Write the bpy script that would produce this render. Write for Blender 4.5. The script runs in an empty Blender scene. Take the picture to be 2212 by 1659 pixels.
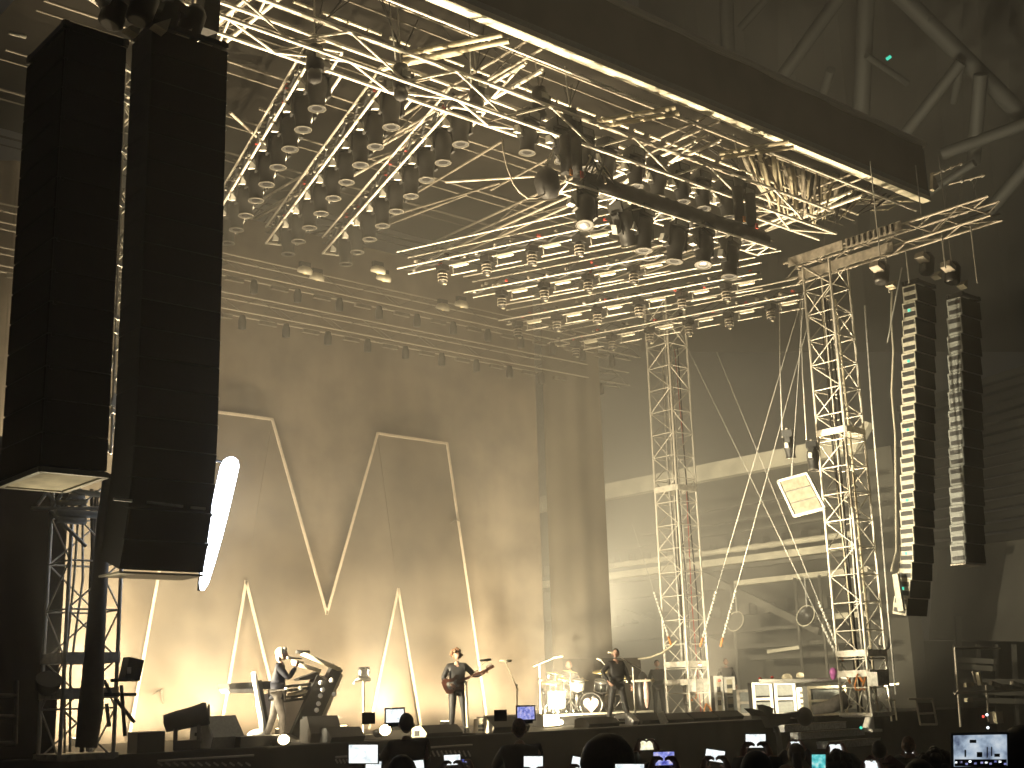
import bpy, bmesh, math, random
from mathutils import Vector, Matrix

random.seed(11)
S = bpy.context.scene
COL = S.collection
R_ = math.radians

# ------------------------------------------------------------------ camera
EYE = Vector((0.0, 0.0, 0.75))
F_PX, CX, CY = 2750.0, 1106.0, 829.5
_y, _p, _r = R_(41.28358), R_(13.78321), R_(-1.76502)
FW = Vector((math.sin(_y) * math.cos(_p), math.cos(_y) * math.cos(_p), math.sin(_p)))
_rt = Vector((math.cos(_y), -math.sin(_y), 0.0))
_up = _rt.cross(FW)
RT = _rt * math.cos(_r) + _up * math.sin(_r)
UP = _up * math.cos(_r) - _rt * math.sin(_r)
cam_d = bpy.data.cameras.new('camera')
cam = bpy.data.objects.new('camera', cam_d)
COL.objects.link(cam)
cam.matrix_world = Matrix(((RT.x, UP.x, -FW.x, EYE.x), (RT.y, UP.y, -FW.y, EYE.y),
                           (RT.z, UP.z, -FW.z, EYE.z), (0, 0, 0, 1)))
cam_d.sensor_width = 36.0
cam_d.sensor_fit = 'HORIZONTAL'
cam_d.lens = F_PX / 2212.0 * 36.0
cam_d.clip_start = 0.2
cam_d.clip_end = 600.0
S.camera = cam

# ------------------------------------------------------------------ night sky
W = bpy.data.worlds.new('World')
S.world = W
W.use_nodes = True
bg = W.node_tree.nodes['Background']
bg.inputs[0].default_value = (0.62, 0.58, 0.49, 1)
bg.inputs[1].default_value = 0.024

# ------------------------------------------------------------------ exposure, renderer
S.view_settings.view_transform = 'Standard'
S.view_settings.look = 'None'
S.view_settings.exposure = 0.0
S.view_settings.gamma = 1.0
S.view_settings.use_curve_mapping = False
S.render.engine = 'CYCLES'
cy = S.cycles
cy.max_bounces = 5
cy.diffuse_bounces = 2
cy.glossy_bounces = 2
cy.transmission_bounces = 2
cy.volume_bounces = 1
cy.caustics_reflective = False
cy.caustics_refractive = False
cy.use_denoising = True
cy.sample_clamp_indirect = 4.0
cy.sample_clamp_direct = 0.0

def lamp(kind, name, loc, target, power, color, parent=None, **kw):
    d = bpy.data.lights.new(name, kind)
    d.energy = power
    d.color = color
    for k, v in kw.items():
        setattr(d, k, v)
    o = bpy.data.objects.new(name, d)
    COL.objects.link(o)
    q = (Vector(target) - Vector(loc)).to_track_quat('-Z', 'Y')
    o.rotation_euler = q.to_euler()
    o.location = loc
    if parent is not None:
        o.location = Vector(loc) - parent.location
        o.parent = parent
    return o

# ------------------------------------------------------------------ where a ray of the photograph meets a plane
def at(x, y, X=None, Y=None, Z=None, D=None):
    d = FW + RT * ((x - CX) / F_PX) - UP * ((y - CY) / F_PX)
    if X is not None: t = (X - EYE.x) / d.x
    elif Y is not None: t = (Y - EYE.y) / d.y
    elif Z is not None: t = (Z - EYE.z) / d.z
    else: t = D
    return EYE + d * t

# ------------------------------------------------------------------ materials
MATS = {}
def mat(name, col, rough=0.6, metal=0.0, var=0.25, scale=6.0, bump=0.0, emit=None, estr=0.0, col2=None, spec=0.5):
    m = bpy.data.materials.new(name)
    m.use_nodes = True
    nt = m.node_tree
    b = nt.nodes['Principled BSDF']
    b.inputs['Roughness'].default_value = rough
    b.inputs['Metallic'].default_value = metal
    b.inputs['Specular IOR Level'].default_value = spec
    tc = nt.nodes.new('ShaderNodeTexCoord')
    n = nt.nodes.new('ShaderNodeTexNoise')
    n.inputs['Scale'].default_value = scale
    n.inputs['Detail'].default_value = 5
    nt.links.new(tc.outputs['Object'], n.inputs['Vector'])
    cr = nt.nodes.new('ShaderNodeValToRGB')
    c2 = col2 if col2 else tuple(c * (1 - var) for c in col)
    c1 = col if col2 else tuple(min(1, c * (1 + var * .5)) for c in col)
    cr.color_ramp.elements[0].position = 0.35
    cr.color_ramp.elements[1].position = 0.65
    cr.color_ramp.elements[0].color = (*c2, 1)
    cr.color_ramp.elements[1].color = (*c1, 1)
    nt.links.new(n.outputs['Fac'], cr.inputs['Fac'])
    nt.links.new(cr.outputs['Color'], b.inputs['Base Color'])
    if bump:
        bp = nt.nodes.new('ShaderNodeBump')
        bp.inputs['Strength'].default_value = bump
        nt.links.new(n.outputs['Fac'], bp.inputs['Height'])
        nt.links.new(bp.outputs['Normal'], b.inputs['Normal'])
    if emit:
        b.inputs['Emission Color'].default_value = (*emit, 1)
        b.inputs['Emission Strength'].default_value = estr
    MATS[name] = m
    return m

ALU = mat('aluminium', (0.80, 0.76, 0.67), 0.42, 0.1, 0.25, 9)
ALUD = mat('weathered_shaded_aluminium', (0.42, 0.38, 0.32), 0.5, 0.1, 0.4, 7)  # duller copy of the aluminium, also used where less light falls
ROOFM = mat('shaded_roof_steel', (0.13, 0.115, 0.09), 0.6, 0.1, 0.4, 7)  # darker metal: dim light of the roof's depth put into the colour
STEEL = mat('galvanised_steel', (0.55, 0.54, 0.50), 0.5, 0.2, 0.3, 12)
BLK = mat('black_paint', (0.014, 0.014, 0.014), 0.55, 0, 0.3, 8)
BLKM = mat('black_metal', (0.020, 0.019, 0.018), 0.4, 0.3, 0.3, 8)
GRILLE = mat('black_grille', (0.010, 0.010, 0.010), 0.8, 0, 0.35, 30, spec=0.2)
FABB = mat('black_fabric', (0.010, 0.010, 0.009), 0.95, 0, 0.4, 5, spec=0.1)
DRAPE = mat('brown_drape', (0.035, 0.026, 0.018), 0.95, 0, 0.35, 1.2, spec=0.1)
SLAT = mat('beige_slat_cloth', (0.34, 0.30, 0.23), 0.9, 0, 0.25, 8, spec=0.1)
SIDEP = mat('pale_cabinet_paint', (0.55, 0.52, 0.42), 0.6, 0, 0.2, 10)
WHITE = mat('white_paint', (0.80, 0.78, 0.72), 0.5, 0, 0.12, 9)
CREAM = mat('cream_cloth', (0.62, 0.56, 0.42), 0.9, 0, 0.25, 4, spec=0.1)
GREYP = mat('grey_panel', (0.20, 0.21, 0.20), 0.5, 0, 0.2, 20)
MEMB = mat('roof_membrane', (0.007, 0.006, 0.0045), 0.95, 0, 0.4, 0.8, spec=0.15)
FASC = mat('roof_fascia_cloth', (0.11, 0.092, 0.068), 0.9, 0, 0.35, 0.6, spec=0.1)
EDGE = mat('roof_edge_profile', (0.82, 0.78, 0.64), 0.5, 0, 0.15, 2)
GROUND = mat('trampled_ground', (0.03, 0.028, 0.025), 0.95, 0, 0.5, 3, bump=0.4)
DECK = mat('stage_deck_lino', (0.011, 0.010, 0.009), 0.6, 0, 0.4, 2.0)
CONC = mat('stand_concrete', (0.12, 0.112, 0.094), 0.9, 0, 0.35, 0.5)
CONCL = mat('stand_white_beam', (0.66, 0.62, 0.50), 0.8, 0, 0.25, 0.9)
TUBEG = mat('grey_roof_tube', (0.13, 0.133, 0.126), 0.6, 0, 0.25, 0.6)
RED = mat('red_strap', (0.55, 0.06, 0.04), 0.6)
ORANGE = mat('orange_strap', (0.75, 0.28, 0.06), 0.6)
YEL = mat('yellow_tape', (0.70, 0.55, 0.12), 0.6)
SKIN = mat('skin', (0.42, 0.25, 0.18), 0.55, 0, 0.12, 14)
SKIND = mat('tanned_skin', (0.30, 0.16, 0.11), 0.55, 0, 0.12, 14)
HAIRL = mat('silver_hair', (0.55, 0.48, 0.36), 0.6, 0, 0.45, 40, bump=0.6)
HAIRB = mat('auburn_hair', (0.20, 0.10, 0.05), 0.6, 0, 0.5, 40, bump=0.6)
HAIRD = mat('dark_hair', (0.016, 0.012, 0.010), 0.55, 0, 0.5, 40, bump=0.6)
CLOTHK = mat('black_cloth', (0.026, 0.025, 0.025), 0.6, 0, 0.35, 12, spec=0.35)
CLOTHN = mat('navy_cloth', (0.016, 0.017, 0.026), 0.65, 0, 0.35, 12, spec=0.3)
CLOTHG = mat('grey_cloth', (0.12, 0.11, 0.10), 0.9, 0, 0.35, 12, spec=0.15)
CLOTHW = mat('pale_cloth', (0.55, 0.52, 0.46), 0.9, 0, 0.25, 12, spec=0.15)
CLOTHM = mat('maroon_cloth', (0.09, 0.025, 0.022), 0.9, 0, 0.35, 12, spec=0.15)
RIM = mat('dull_lens_rim', (0.14, 0.13, 0.105), 0.4, 0.1, 0.2, 6)
SKIRT = mat('black_skirt_cloth', (0.004, 0.004, 0.004), 1.0, 0, 0.4, 5, spec=0.0)
LENS = mat('dark_lens_glass', (0.012, 0.012, 0.013), 0.25, 0, 0.1, 3)
RING = mat('pale_lens_ring', (0.50, 0.47, 0.38), 0.35, 0.1, 0.15, 6)
WOODR = mat('red_guitar_wood', (0.06, 0.022, 0.014), 0.3, 0, 0.4, 9)
CHROME = mat('chrome', (0.75, 0.73, 0.68), 0.18, 0.9, 0.1, 5)
BRASS = mat('cymbal_brass', (0.80, 0.66, 0.34), 0.28, 0.8, 0.2, 15)
DRUMW = mat('white_drum_shell', (0.75, 0.72, 0.64), 0.35, 0, 0.15, 6)
PINKP = mat('pink_toy_plastic', (0.65, 0.18, 0.55), 0.4, 0, 0.2, 6)
FROST = mat('frosted_panel', (0.72, 0.64, 0.58), 0.55, 0, 0.12, 3)
STAIR = mat('grey_step_carpet', (0.46, 0.47, 0.48), 0.9, 0, 0.4, 20)

def emissive(name, col, strength, var=0.0, scale=8.0, cols=None, obj_rand=False):
    m = bpy.data.materials.new(name)
    m.use_nodes = True
    nt = m.node_tree
    b = nt.nodes['Principled BSDF']
    b.inputs['Base Color'].default_value = (0.02, 0.02, 0.02, 1)
    b.inputs['Roughness'].default_value = 0.3
    b.inputs['Emission Color'].default_value = (*col, 1)
    b.inputs['Emission Strength'].default_value = strength
    if cols:
        tc = nt.nodes.new('ShaderNodeTexCoord')
        n = nt.nodes.new('ShaderNodeTexNoise')
        n.inputs['Scale'].default_value = scale
        n.inputs['Detail'].default_value = 3
        oi = nt.nodes.new('ShaderNodeObjectInfo')
        ad = nt.nodes.new('ShaderNodeVectorMath')
        ad.operation = 'ADD'
        ml = nt.nodes.new('ShaderNodeMath')
        ml.operation = 'MULTIPLY'
        ml.inputs[1].default_value = 40.0
        nt.links.new(oi.outputs['Random'], ml.inputs[0])
        nt.links.new(tc.outputs['Object'], ad.inputs[0])
        nt.links.new(ml.outputs[0], ad.inputs[1])
        nt.links.new(ad.outputs[0], n.inputs['Vector'])
        cr = nt.nodes.new('ShaderNodeValToRGB')
        e = cr.color_ramp.elements
        while len(e) < len(cols):
            e.new(0.5)
        for i, c in enumerate(cols):
            e[i].position = 0.30 + 0.40 * i / (len(cols) - 1)
            e[i].color = (*c, 1)
        nt.links.new(n.outputs['Fac'], cr.inputs['Fac'])
        nt.links.new(cr.outputs['Color'], b.inputs['Emission Color'])
    return m

WARM = (1.0, 0.80, 0.50)
WARM2 = (1.0, 0.86, 0.58)
E_WARM = emissive('lit_warm_lens', (1.0, 0.80, 0.45), 14.0)
E_STRIP = emissive('lit_cold_lamp', (0.80, 0.87, 1.0), 14.0)
E_TEAL = emissive('teal_status_light', (0.08, 0.9, 0.6), 1.2)
E_REDL = emissive('red_status_light', (1.0, 0.08, 0.05), 1.6)
E_WHT = emissive('small_white_light', (0.9, 0.97, 1.0), 3.0)
SCR_A = emissive('bright_phone_screen', (1, 1, 1), 1.3, cols=[(0.55, 0.62, 0.66), (0.90, 0.95, 0.92), (1, 1, 1)], scale=30)
SCR_B = emissive('blue_phone_screen', (1, 1, 1), 0.9, cols=[(0.05, 0.06, 0.45), (0.35, 0.40, 0.95), (0.85, 0.75, 0.95)], scale=35)
SCR_C = emissive('teal_phone_screen', (1, 1, 1), 0.9, cols=[(0.02, 0.25, 0.30), (0.15, 0.75, 0.75), (0.7, 1, 0.95)], scale=35)
SCR_Y = emissive('yellow_phone_screen', (1, 1, 1), 1.2, cols=[(0.55, 0.50, 0.25), (0.95, 0.92, 0.62), (1, 1, 0.9)], scale=30)

# ------------------------------------------------------------------ mesh builder
class MB:
    def __init__(self):
        self.V, self.F, self.MI, self.SM = [], [], [], []
        self.mi = 0
    def _f(self, f, smooth=False):
        self.F.append(tuple(f)); self.MI.append(self.mi); self.SM.append(smooth)
    def box(self, c, s, R=None):
        c = Vector(c); h = Vector(s) * 0.5; b = len(self.V)
        for dx, dy, dz in ((-1,-1,-1),(1,-1,-1),(1,1,-1),(-1,1,-1),(-1,-1,1),(1,-1,1),(1,1,1),(-1,1,1)):
            v = Vector((dx*h.x, dy*h.y, dz*h.z))
            if R is not None: v = R @ v
            self.V.append(c + v)
        for f in ((0,3,2,1),(4,5,6,7),(0,1,5,4),(1,2,6,5),(2,3,7,6),(3,0,4,7)):
            self._f([b+i for i in f])
        return self
    def beam(self, p, q, w, h, up=(0,0,1)):
        p, q = Vector(p), Vector(q); d = q - p; L = d.length; d.normalize()
        u = Vector(up)
        if abs(d.dot(u)) > 0.98: u = Vector((0, 1, 0))
        s = d.cross(u).normalized(); u = s.cross(d)
        R = Matrix((s, d, u)).transposed()
        return self.box((p+q)/2, (w, L, h), R)
    def ring_frame(self, d):
        d = d.normalized()
        a = Vector((0,0,1)) if abs(d.z) < 0.9 else Vector((1,0,0))
        s = d.cross(a).normalized()
        return s, s.cross(d)
    def tube(self, p, q, r, r2=None, n=8, caps=True):
        return self.path([p, q], [r, r if r2 is None else r2], n, caps)
    def path(self, pts, r, n=8, caps=True, flat=1.0):
        pts = [Vector(p) for p in pts]
        if not isinstance(r, (list, tuple)): r = [r]*len(pts)
        b = len(self.V); m = len(pts)
        s = None
        for i, p in enumerate(pts):
            d = (pts[min(i+1, m-1)] - pts[max(i-1, 0)])
            if d.length < 1e-9: d = Vector((0,0,1))
            d.normalize()
            if s is None: s, u = self.ring_frame(d)
            else:
                s = (s - d * s.dot(d))
                if s.length < 1e-6: s, u = self.ring_frame(d)
                s.normalize(); u = s.cross(d)
            for k in range(n):
                a = 2*math.pi*k/n
                self.V.append(p + s*(math.cos(a)*r[i]) + u*(math.sin(a)*r[i]*flat))
        for i in range(m-1):
            for k in range(n):
                k2 = (k+1) % n
                self._f((b+i*n+k, b+i*n+k2, b+(i+1)*n+k2, b+(i+1)*n+k), True)
        if caps:
            self._f([b+k for k in range(n)][::-1]); self._f([b+(m-1)*n+k for k in range(n)])
        return self
    def lathe(self, prof, n=16, M=None, caps=True):
        b = len(self.V)
        for r, z in prof:
            for k in range(n):
                a = 2*math.pi*k/n
                v = Vector((r*math.cos(a), r*math.sin(a), z))
                self.V.append(M @ v if M is not None else v)
        for i in range(len(prof)-1):
            for k in range(n):
                k2 = (k+1) % n
                self._f((b+i*n+k, b+i*n+k2, b+(i+1)*n+k2, b+(i+1)*n+k), True)
        if caps:
            if prof[0][0] > 1e-5: self._f([b+k for k in range(n)][::-1])
            if prof[-1][0] > 1e-5: self._f([b+(len(prof)-1)*n+k for k in range(n)])
        return self
    def sphere(self, c, r, n=12, m=8, R=None, fn=None):
        c = Vector(c)
        if not isinstance(r, (tuple, list, Vector)): r = (r, r, r)
        b = len(self.V)
        for i in range(m+1):
            t = math.pi*i/m
            for k in range(n):
                a = 2*math.pi*k/n
                u = Vector((math.sin(t)*math.cos(a), math.sin(t)*math.sin(a), math.cos(t)))
                f = fn(u) if fn else 1.0
                v = Vector((u.x*r[0]*f, u.y*r[1]*f, u.z*r[2]*f))
                if R is not None: v = R @ v
                self.V.append(c+v)
        for i in range(m):
            for k in range(n):
                k2 = (k+1) % n
                self._f((b+i*n+k, b+(i+1)*n+k, b+(i+1)*n+k2, b+i*n+k2), True)
        return self
    def prism(self, poly, d):
        """poly: list of 3D points (planar), d: extrusion vector"""
        b = len(self.V); n = len(poly); d = Vector(d)
        for p in poly: self.V.append(Vector(p))
        for p in poly: self.V.append(Vector(p)+d)
        self._f(range(b+n-1, b-1, -1)); self._f(range(b+n, b+2*n))
        for k in range(n):
            k2 = (k+1) % n
            self._f((b+k, b+k2, b+n+k2, b+n+k))
        return self
    def sheet(self, rows, smooth=True):
        b = len(self.V); w = len(rows[0])
        for r in rows:
            for p in r: self.V.append(Vector(p))
        for i in range(len(rows)-1):
            for k in range(w-1):
                self._f((b+i*w+k, b+i*w+k+1, b+(i+1)*w+k+1, b+(i+1)*w+k), smooth)
        return self
    def mesh(self, name, mats):
        me = bpy.data.meshes.new(name)
        me.from_pydata([tuple(v) for v in self.V], [], self.F)
        for m in (mats if isinstance(mats, (list, tuple)) else [mats]): me.materials.append(m)
        me.polygons.foreach_set('material_index', self.MI)
        me.polygons.foreach_set('use_smooth', self.SM)
        me.update()
        return me
    def build(self, name, mats, parent=None, world=True, **props):
        """world=True: vertices are in world space and are moved into the parent's space"""
        if parent is not None and world:
            off = wloc(parent)
            self.V = [v - off for v in self.V]
        o = bpy.data.objects.new(name, self.mesh(name, mats))
        COL.objects.link(o)
        if parent is not None: o.parent = parent
        for k, v in props.items(): o[k] = v
        return o

def wloc(o):
    l = o.location.copy()
    while o.parent is not None:
        o = o.parent
        l = l + o.location
    return l

def thing(name, label, cat, loc=(0,0,0), group=None, rz=0.0):
    o = bpy.data.objects.new(name, None)
    o.empty_display_size = 0.2
    COL.objects.link(o)
    o.location = loc
    o.rotation_euler = (0, 0, rz)
    o['label'] = label; o['category'] = cat
    if group: o['group'] = group
    return o

def tag(o, label, cat, group=None):
    o['label'] = label; o['category'] = cat
    if group: o['group'] = group
    return o

KIDS = {}
def children(o):
    return [c for c in o.children]

def copy_tree(o, loc=None, rot=None, label=None, group=None):
    def rec(s, par):
        c = s.copy()
        COL.objects.link(c)
        if par is not None: c.parent = par
        for ch in s.children: rec(ch, c)
        return c
    r = rec(o, None)
    if loc is not None: r.location = loc
    if rot is not None: r.rotation_euler = rot
    if label: r['label'] = label
    if group: r['group'] = group
    return r

_rods = {}
def rod(name, p, q, r, m, parent, n=6, rel=None):
    """a straight round bar as an object of its own; alike bars share one unit mesh"""
    key = (m.name, n)
    if key not in _rods:
        b = MB(); b.path([(0,0,0),(0,0,1)], 1.0, n)
        _rods[key] = b.mesh('bar', m)
    o = bpy.data.objects.new(name, _rods[key])
    COL.objects.link(o)
    p, q = Vector(p), Vector(q)
    off = (wloc(parent) if rel is None else Vector((0,0,0))) if parent is not None else Vector((0,0,0))
    d = q - p
    qt = d.to_track_quat('Z', 'Y')
    o.matrix_local = Matrix.LocRotScale(p - off, qt, Vector((r, r, d.length)))
    if parent is not None:
        o.parent = parent
    return o

def axes(p, q, up=(0,0,1)):
    d = (Vector(q) - Vector(p)).normalized()
    u = Vector(up)
    if abs(d.dot(u)) > 0.95: u = Vector((0, 1, 0))
    s = d.cross(u).normalized()
    u = s.cross(d).normalized()
    return d, s, u

def box_truss(t, p, q, w, h, bay, r, rb, m, stuff=False, faces='btlr', up=(0,0,1), cross=False, horiz=False, mc=None, chord_name='chord'):
    """p, q: centre line; four chords and zigzag lacing as parts of thing t"""
    p, q = Vector(p), Vector(q)
    d, s, u = axes(p, q, up)
    L = (q-p).length
    C = [(-1,-1),(1,-1),(1,1),(-1,1)]
    P = [p + s*(a*w/2) + u*(b*h/2) for a, b in C]
    for c in P:
        rod(chord_name, c, c + d*L, r, mc or m, t, 8)
    pairs = {'b': (0,1), 't': (3,2), 'l': (0,3), 'r': (1,2)}
    nb = max(1, round(L/bay)); st = L/nb
    mb = MB() if stuff else None
    def add(a, b):
        if stuff: mb.tube(a, b, rb, n=5, caps=False)
        else: rod('brace', a, b, rb, m, t, 6)
    for f in faces:
        i, j = pairs[f]
        for k in range(nb):
            a, b = (i, j) if (k % 2 == 0) != (f in 'lt') else (j, i)
            add(P[a] + d*(st*k), P[b] + d*(st*(k+1)))
            if cross: add(P[b] + d*(st*k), P[a] + d*(st*(k+1)))
            if horiz: add(P[i] + d*(st*k), P[j] + d*(st*k))
    if stuff:
        mb.build('lacing', m, t, kind='stuff')
    return P, d, s, u
# ================================================================== SETTING
g = MB(); g.sheet([[(-17, -7, -1.6), (131, -7, -1.6)], [(-17, 117, -1.6), (131, 117, -1.6)]], False)
g.build('ground', GROUND, kind='structure')
d = MB(); d.box((21.0, 27.4, -0.14), (34.0, 12.6, 0.28))
d.build('stage_deck', DECK, kind='structure')
sk = MB()
rows = []
for z in (-1.59, -0.02):
    rows.append([(4 + 34*i/170, 21.03 + 0.03*math.sin(i*1.9) + 0.015*math.sin(i*0.7), z) for i in range(171)])
sk.sheet(rows)
tag(sk.build('stage_skirt', SKIRT), 'pleated black skirt along the stage front below the deck', 'stage skirt')

# ---- backdrop with the outlined letter
def letter_mat():
    m = mat('backdrop_cloth', (0.21, 0.175, 0.135), 0.95, 0, 0.30, 0.9, spec=0.05)
    nt = m.node_tree
    b = nt.nodes['Principled BSDF']
    src = b.inputs['Base Color'].links[0].from_socket
    tc = nt.nodes.new('ShaderNodeTexCoord')
    mp = nt.nodes.new('ShaderNodeMapping')
    mp.inputs['Scale'].default_value = (1.6, 1.0, 0.16)
    n = nt.nodes.new('ShaderNodeTexNoise')
    n.inputs['Scale'].default_value = 1.0
    n.inputs['Detail'].default_value = 6
    nt.links.new(tc.outputs['Object'], mp.inputs['Vector'])
    nt.links.new(mp.outputs['Vector'], n.inputs['Vector'])
    mx = nt.nodes.new('ShaderNodeMix')
    mx.data_type = 'RGBA'; mx.blend_type = 'MULTIPLY'
    cr = nt.nodes.new('ShaderNodeValToRGB')
    cr.color_ramp.elements[0].position = .35; cr.color_ramp.elements[0].color = (.86, .85, .84, 1)
    cr.color_ramp.elements[1].position = .65; cr.color_ramp.elements[1].color = (1, 1, 1, 1)
    nt.links.new(n.outputs['Fac'], cr.inputs['Fac'])
    mx.inputs['Factor'].default_value = 1.0
    nt.links.new(src, mx.inputs['A']); nt.links.new(cr.outputs['Color'], mx.inputs['B'])
    nt.links.new(mx.outputs['Result'], b.inputs['Base Color'])
    return m
BACK = letter_mat()
LETT = mat('letter_cloth', (0.165, 0.140, 0.110), 0.95, 0, 0.35, 0.7, spec=0.05)
LINE = mat('letter_outline_tape', (0.66, 0.57, 0.46), 0.8, 0, 0.15, 3)
STAIN = mat('worn_patch', (0.185, 0.158, 0.125), 0.9, 0, 0.2, 5)

bt = thing('backdrop', 'huge tan stage backdrop cloth with a giant outlined letter M', 'backdrop', (18.1, 28.2, 0))
def wave(x, z):
    return 28.2 + 0.02*math.sin(x*2.1) + 0.01*math.sin(x*5.3+1) + (0.10*max(0, 12.2-x)/2.5)*math.sin(x*9.0)
mb = MB()
mb.sheet([[(8.2 + 17.5*i/180, wave(8.2 + 17.5*i/180, 0), z) for i in range(181)] for z in (0.0, 3, 6, 9, 13.2)])
mb.build('cloth', BACK, bt)
Mo = [(12.88, .05), (14.10, 7.85), (16.43, 7.85), (18.11, 2.95), (19.72, 7.85), (22.13, 7.82), (23.37, .05),
      (21.07, .05), (20.37, 3.65), (19.40, .05), (16.85, .05), (15.77, 3.70), (15.15, .05)]
YL = 28.075
def strip(a, b, w=0.034, y=YL, t=0.03):
    a = Vector((a[0], y, a[1])); b = Vector((b[0], y, b[1]))
    m_ = MB(); dd = (b-a).normalized(); s = Vector((-dd.z, 0, dd.x))*w
    m_.prism([a-s-dd*w*.5, b-s+dd*w*.5, b+s+dd*w*.5, a+s-dd*w*.5], (0, t, 0))
    return m_
# the letter body, laid as convex pieces on the cloth
mb = MB()
def poly(pts, dy=0.0): mb.prism([(x, YL+.045+dy, z) for x, z in pts], (0, .012, 0))
poly([(12.88,.05),(15.15,.05),(15.77,3.70),(16.43,7.85),(14.10,7.85)])
poly([(15.77,3.70),(16.85,.05),(19.40,.05),(20.37,3.65),(20.30,3.95),(18.11,3.0),(15.85,4.0)], .004)
poly([(15.77,3.72),(18.09,2.96),(16.45,7.82)])
poly([(20.37,3.66),(18.13,2.96),(19.70,7.82)])
poly([(20.37,3.65),(21.07,.05),(23.37,.05),(22.13,7.82),(19.74,7.83)])
mb.build('letter_face', LETT, bt)
for i in range(len(Mo)):
    a, b = Mo[i], Mo[(i+1) % len(Mo)]
    if a[1] < .1 and b[1] < .1: continue
    strip(a, b).build('outline_strip', LINE, bt)
# wispy worn marks of the cloth
for px in ([(975,1130),(985,1122),(992,1126)], [(330,1500),(348,1490),(352,1520)]):
    m_ = MB(); m_.path([at(x, y, Y=28.06) for x, y in px], [.02+.05*abs(math.sin(i*1.7)) for i in range(len(px))], 6, True, .15)
    m_.build('worn_mark', STAIN, bt)
for x in (9.6, 11.0):
    MB().box((x, 28.14, 6.5), (.035, .03, 13.0)).build('seam', LETT, bt)

# ---- side masking drapes
def drape(name, label, x0, x1, y0, y1, z1, m, n=60, amp=.09, z0=0.0):
    m_ = MB(); L = math.hypot(x1-x0, y1-y0); nx, ny = -(y1-y0)/L, (x1-x0)/L
    rows = []
    for z in (z0, (z0+z1)*.5, z1):
        row = []
        for i in range(n+1):
            f = i/n; a = amp*(math.sin(f*L*4.2)+.5*math.sin(f*L*9.1+z))
            row.append((x0+(x1-x0)*f+nx*a, y0+(y1-y0)*f+ny*a, z))
        rows.append(row)
    m_.sheet(rows)
    return tag(m_.build(name, m), label, 'drape')
LEG = mat('dark_olive_drape', (0.125, 0.108, 0.082), 0.95, 0, 0.2, 0.8, spec=.1)
xl = at(126, 1400, Y=21.6).x
drape('side_drape', 'dark brown masking drape left of the left scaffold tower', 3.0, xl, 21.6, 21.6, 5.3, DRAPE, 80)
drape('side_drape', 'dark olive masking drape at the right edge of the backdrop', 25.75, 27.75, 27.9, 27.4, 13.2, LEG, 30, .04)
drape('side_drape', 'low dark drape behind the drum kit', 25.5, 28.0, 27.2, 26.6, 1.75, DRAPE, 30)

# ================================================================== STAGE ROOF
RX0, RX1, RY0, RY1 = 8.0, 31.1, 17.5, 31.0
rf = thing('stage_roof', 'huge dark stage roof with bright lit front edge above the lighting trusses', 'stage roof', (18.1, 24, 13.9))
m_ = MB(); m_.beam((RX0, RY0, 13.97), (RX1, RY0, 13.97), 0.26, 0.13); m_.build('edge_profile', EDGE, rf)
m_ = MB(); m_.beam((RX0, RY0-.10, 14.11), (RX1, RY0-.10, 14.11), 0.05, 0.14); m_.build('edge_flashing', GREYP, rf)
m_ = MB()
m_.sheet([[(RX0+(RX1-RX0)*i/60, RY0-.04+.03*math.sin(i*.9), z) for i in range(61)] for z in (14.15, 14.9, 15.6)])
m_.build('fascia_cloth', FASC, rf)
rod('top_tube', (RX0, RY0-.02, 15.68), (RX1+.15, RY0-.02, 15.68), .10, STEEL, rf, 10)
m_ = MB(); m_.beam((RX1+.05, RY0+.05, 14.02), (RX1+.05, RY0+.05, 15.5), .08, .2); m_.build('end_post', BLKM, rf)
m_ = MB(); m_.prism([at(2016,372,Y=17.4), at(2028,404,Y=17.4), at(2019,412,Y=17.4), at(2015,408,Y=17.4)], (0,.1,0)); m_.build('corner_flap', CREAM, rf)
m_ = MB()
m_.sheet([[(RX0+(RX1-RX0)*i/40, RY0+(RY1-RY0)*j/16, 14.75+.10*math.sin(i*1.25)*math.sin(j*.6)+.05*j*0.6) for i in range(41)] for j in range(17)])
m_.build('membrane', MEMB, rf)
# rafters: box girders running up-stage
for X in (10.65, 16.40, 22.12, 27.90):
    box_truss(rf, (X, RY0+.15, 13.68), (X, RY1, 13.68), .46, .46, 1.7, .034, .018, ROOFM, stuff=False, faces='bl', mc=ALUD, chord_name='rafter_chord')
    for sx in (-.24, .24):
        rod('rafter_chord', (X+sx, RY0+.2, 13.42), (X+sx, RY0+3.4, 13.42), .045, ALU, rf)  # front stretch in the bright copy, as if lit at the edge
    for k in range(2):
        rod('brace', (X-.24, RY0+.3+1.6*k, 13.42), (X+.24, RY0+1.9+1.6*k, 13.42), .026, ALU, rf)
# purlins and eaves rail along the front
rod('eaves_rail', (RX0, RY0+.02, 13.52), (RX1-.6, RY0+.02, 13.52), .035, ALU, rf)
for Y, z, r in ((18.55, 14.2, .040), (19.7, 13.98, .034), (20.9, 14.2, .04), (22.6, 14.2, .04), (24.6, 14.0, .036), (26.8, 14.2, .04), (29.2, 14.2, .04)):
    rod('purlin', (RX0, Y, z), (RX1-.3, Y, z), r*.8, ALUD if Y < 20 else ROOFM, rf)  # deeper purlins take the shaded copy of the metal
    rod('purlin', (RX0, Y+.38, z-.04), (RX1-.3, Y+.38, z-.04), r*.5, ROOFM, rf)
# bright dashes under the membrane, imitating light and shade along chords
for Y, z in ((19.15, 13.85), (20.3, 13.75)):
    x = 9.0
    while x < 30.0:
        L = random.uniform(.28, .62)
        rod('chord_dash', (x, Y, z), (x+L, Y, z), .038, EDGE, rf)
        x += L + random.choice((.05, .08, .22))
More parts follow.
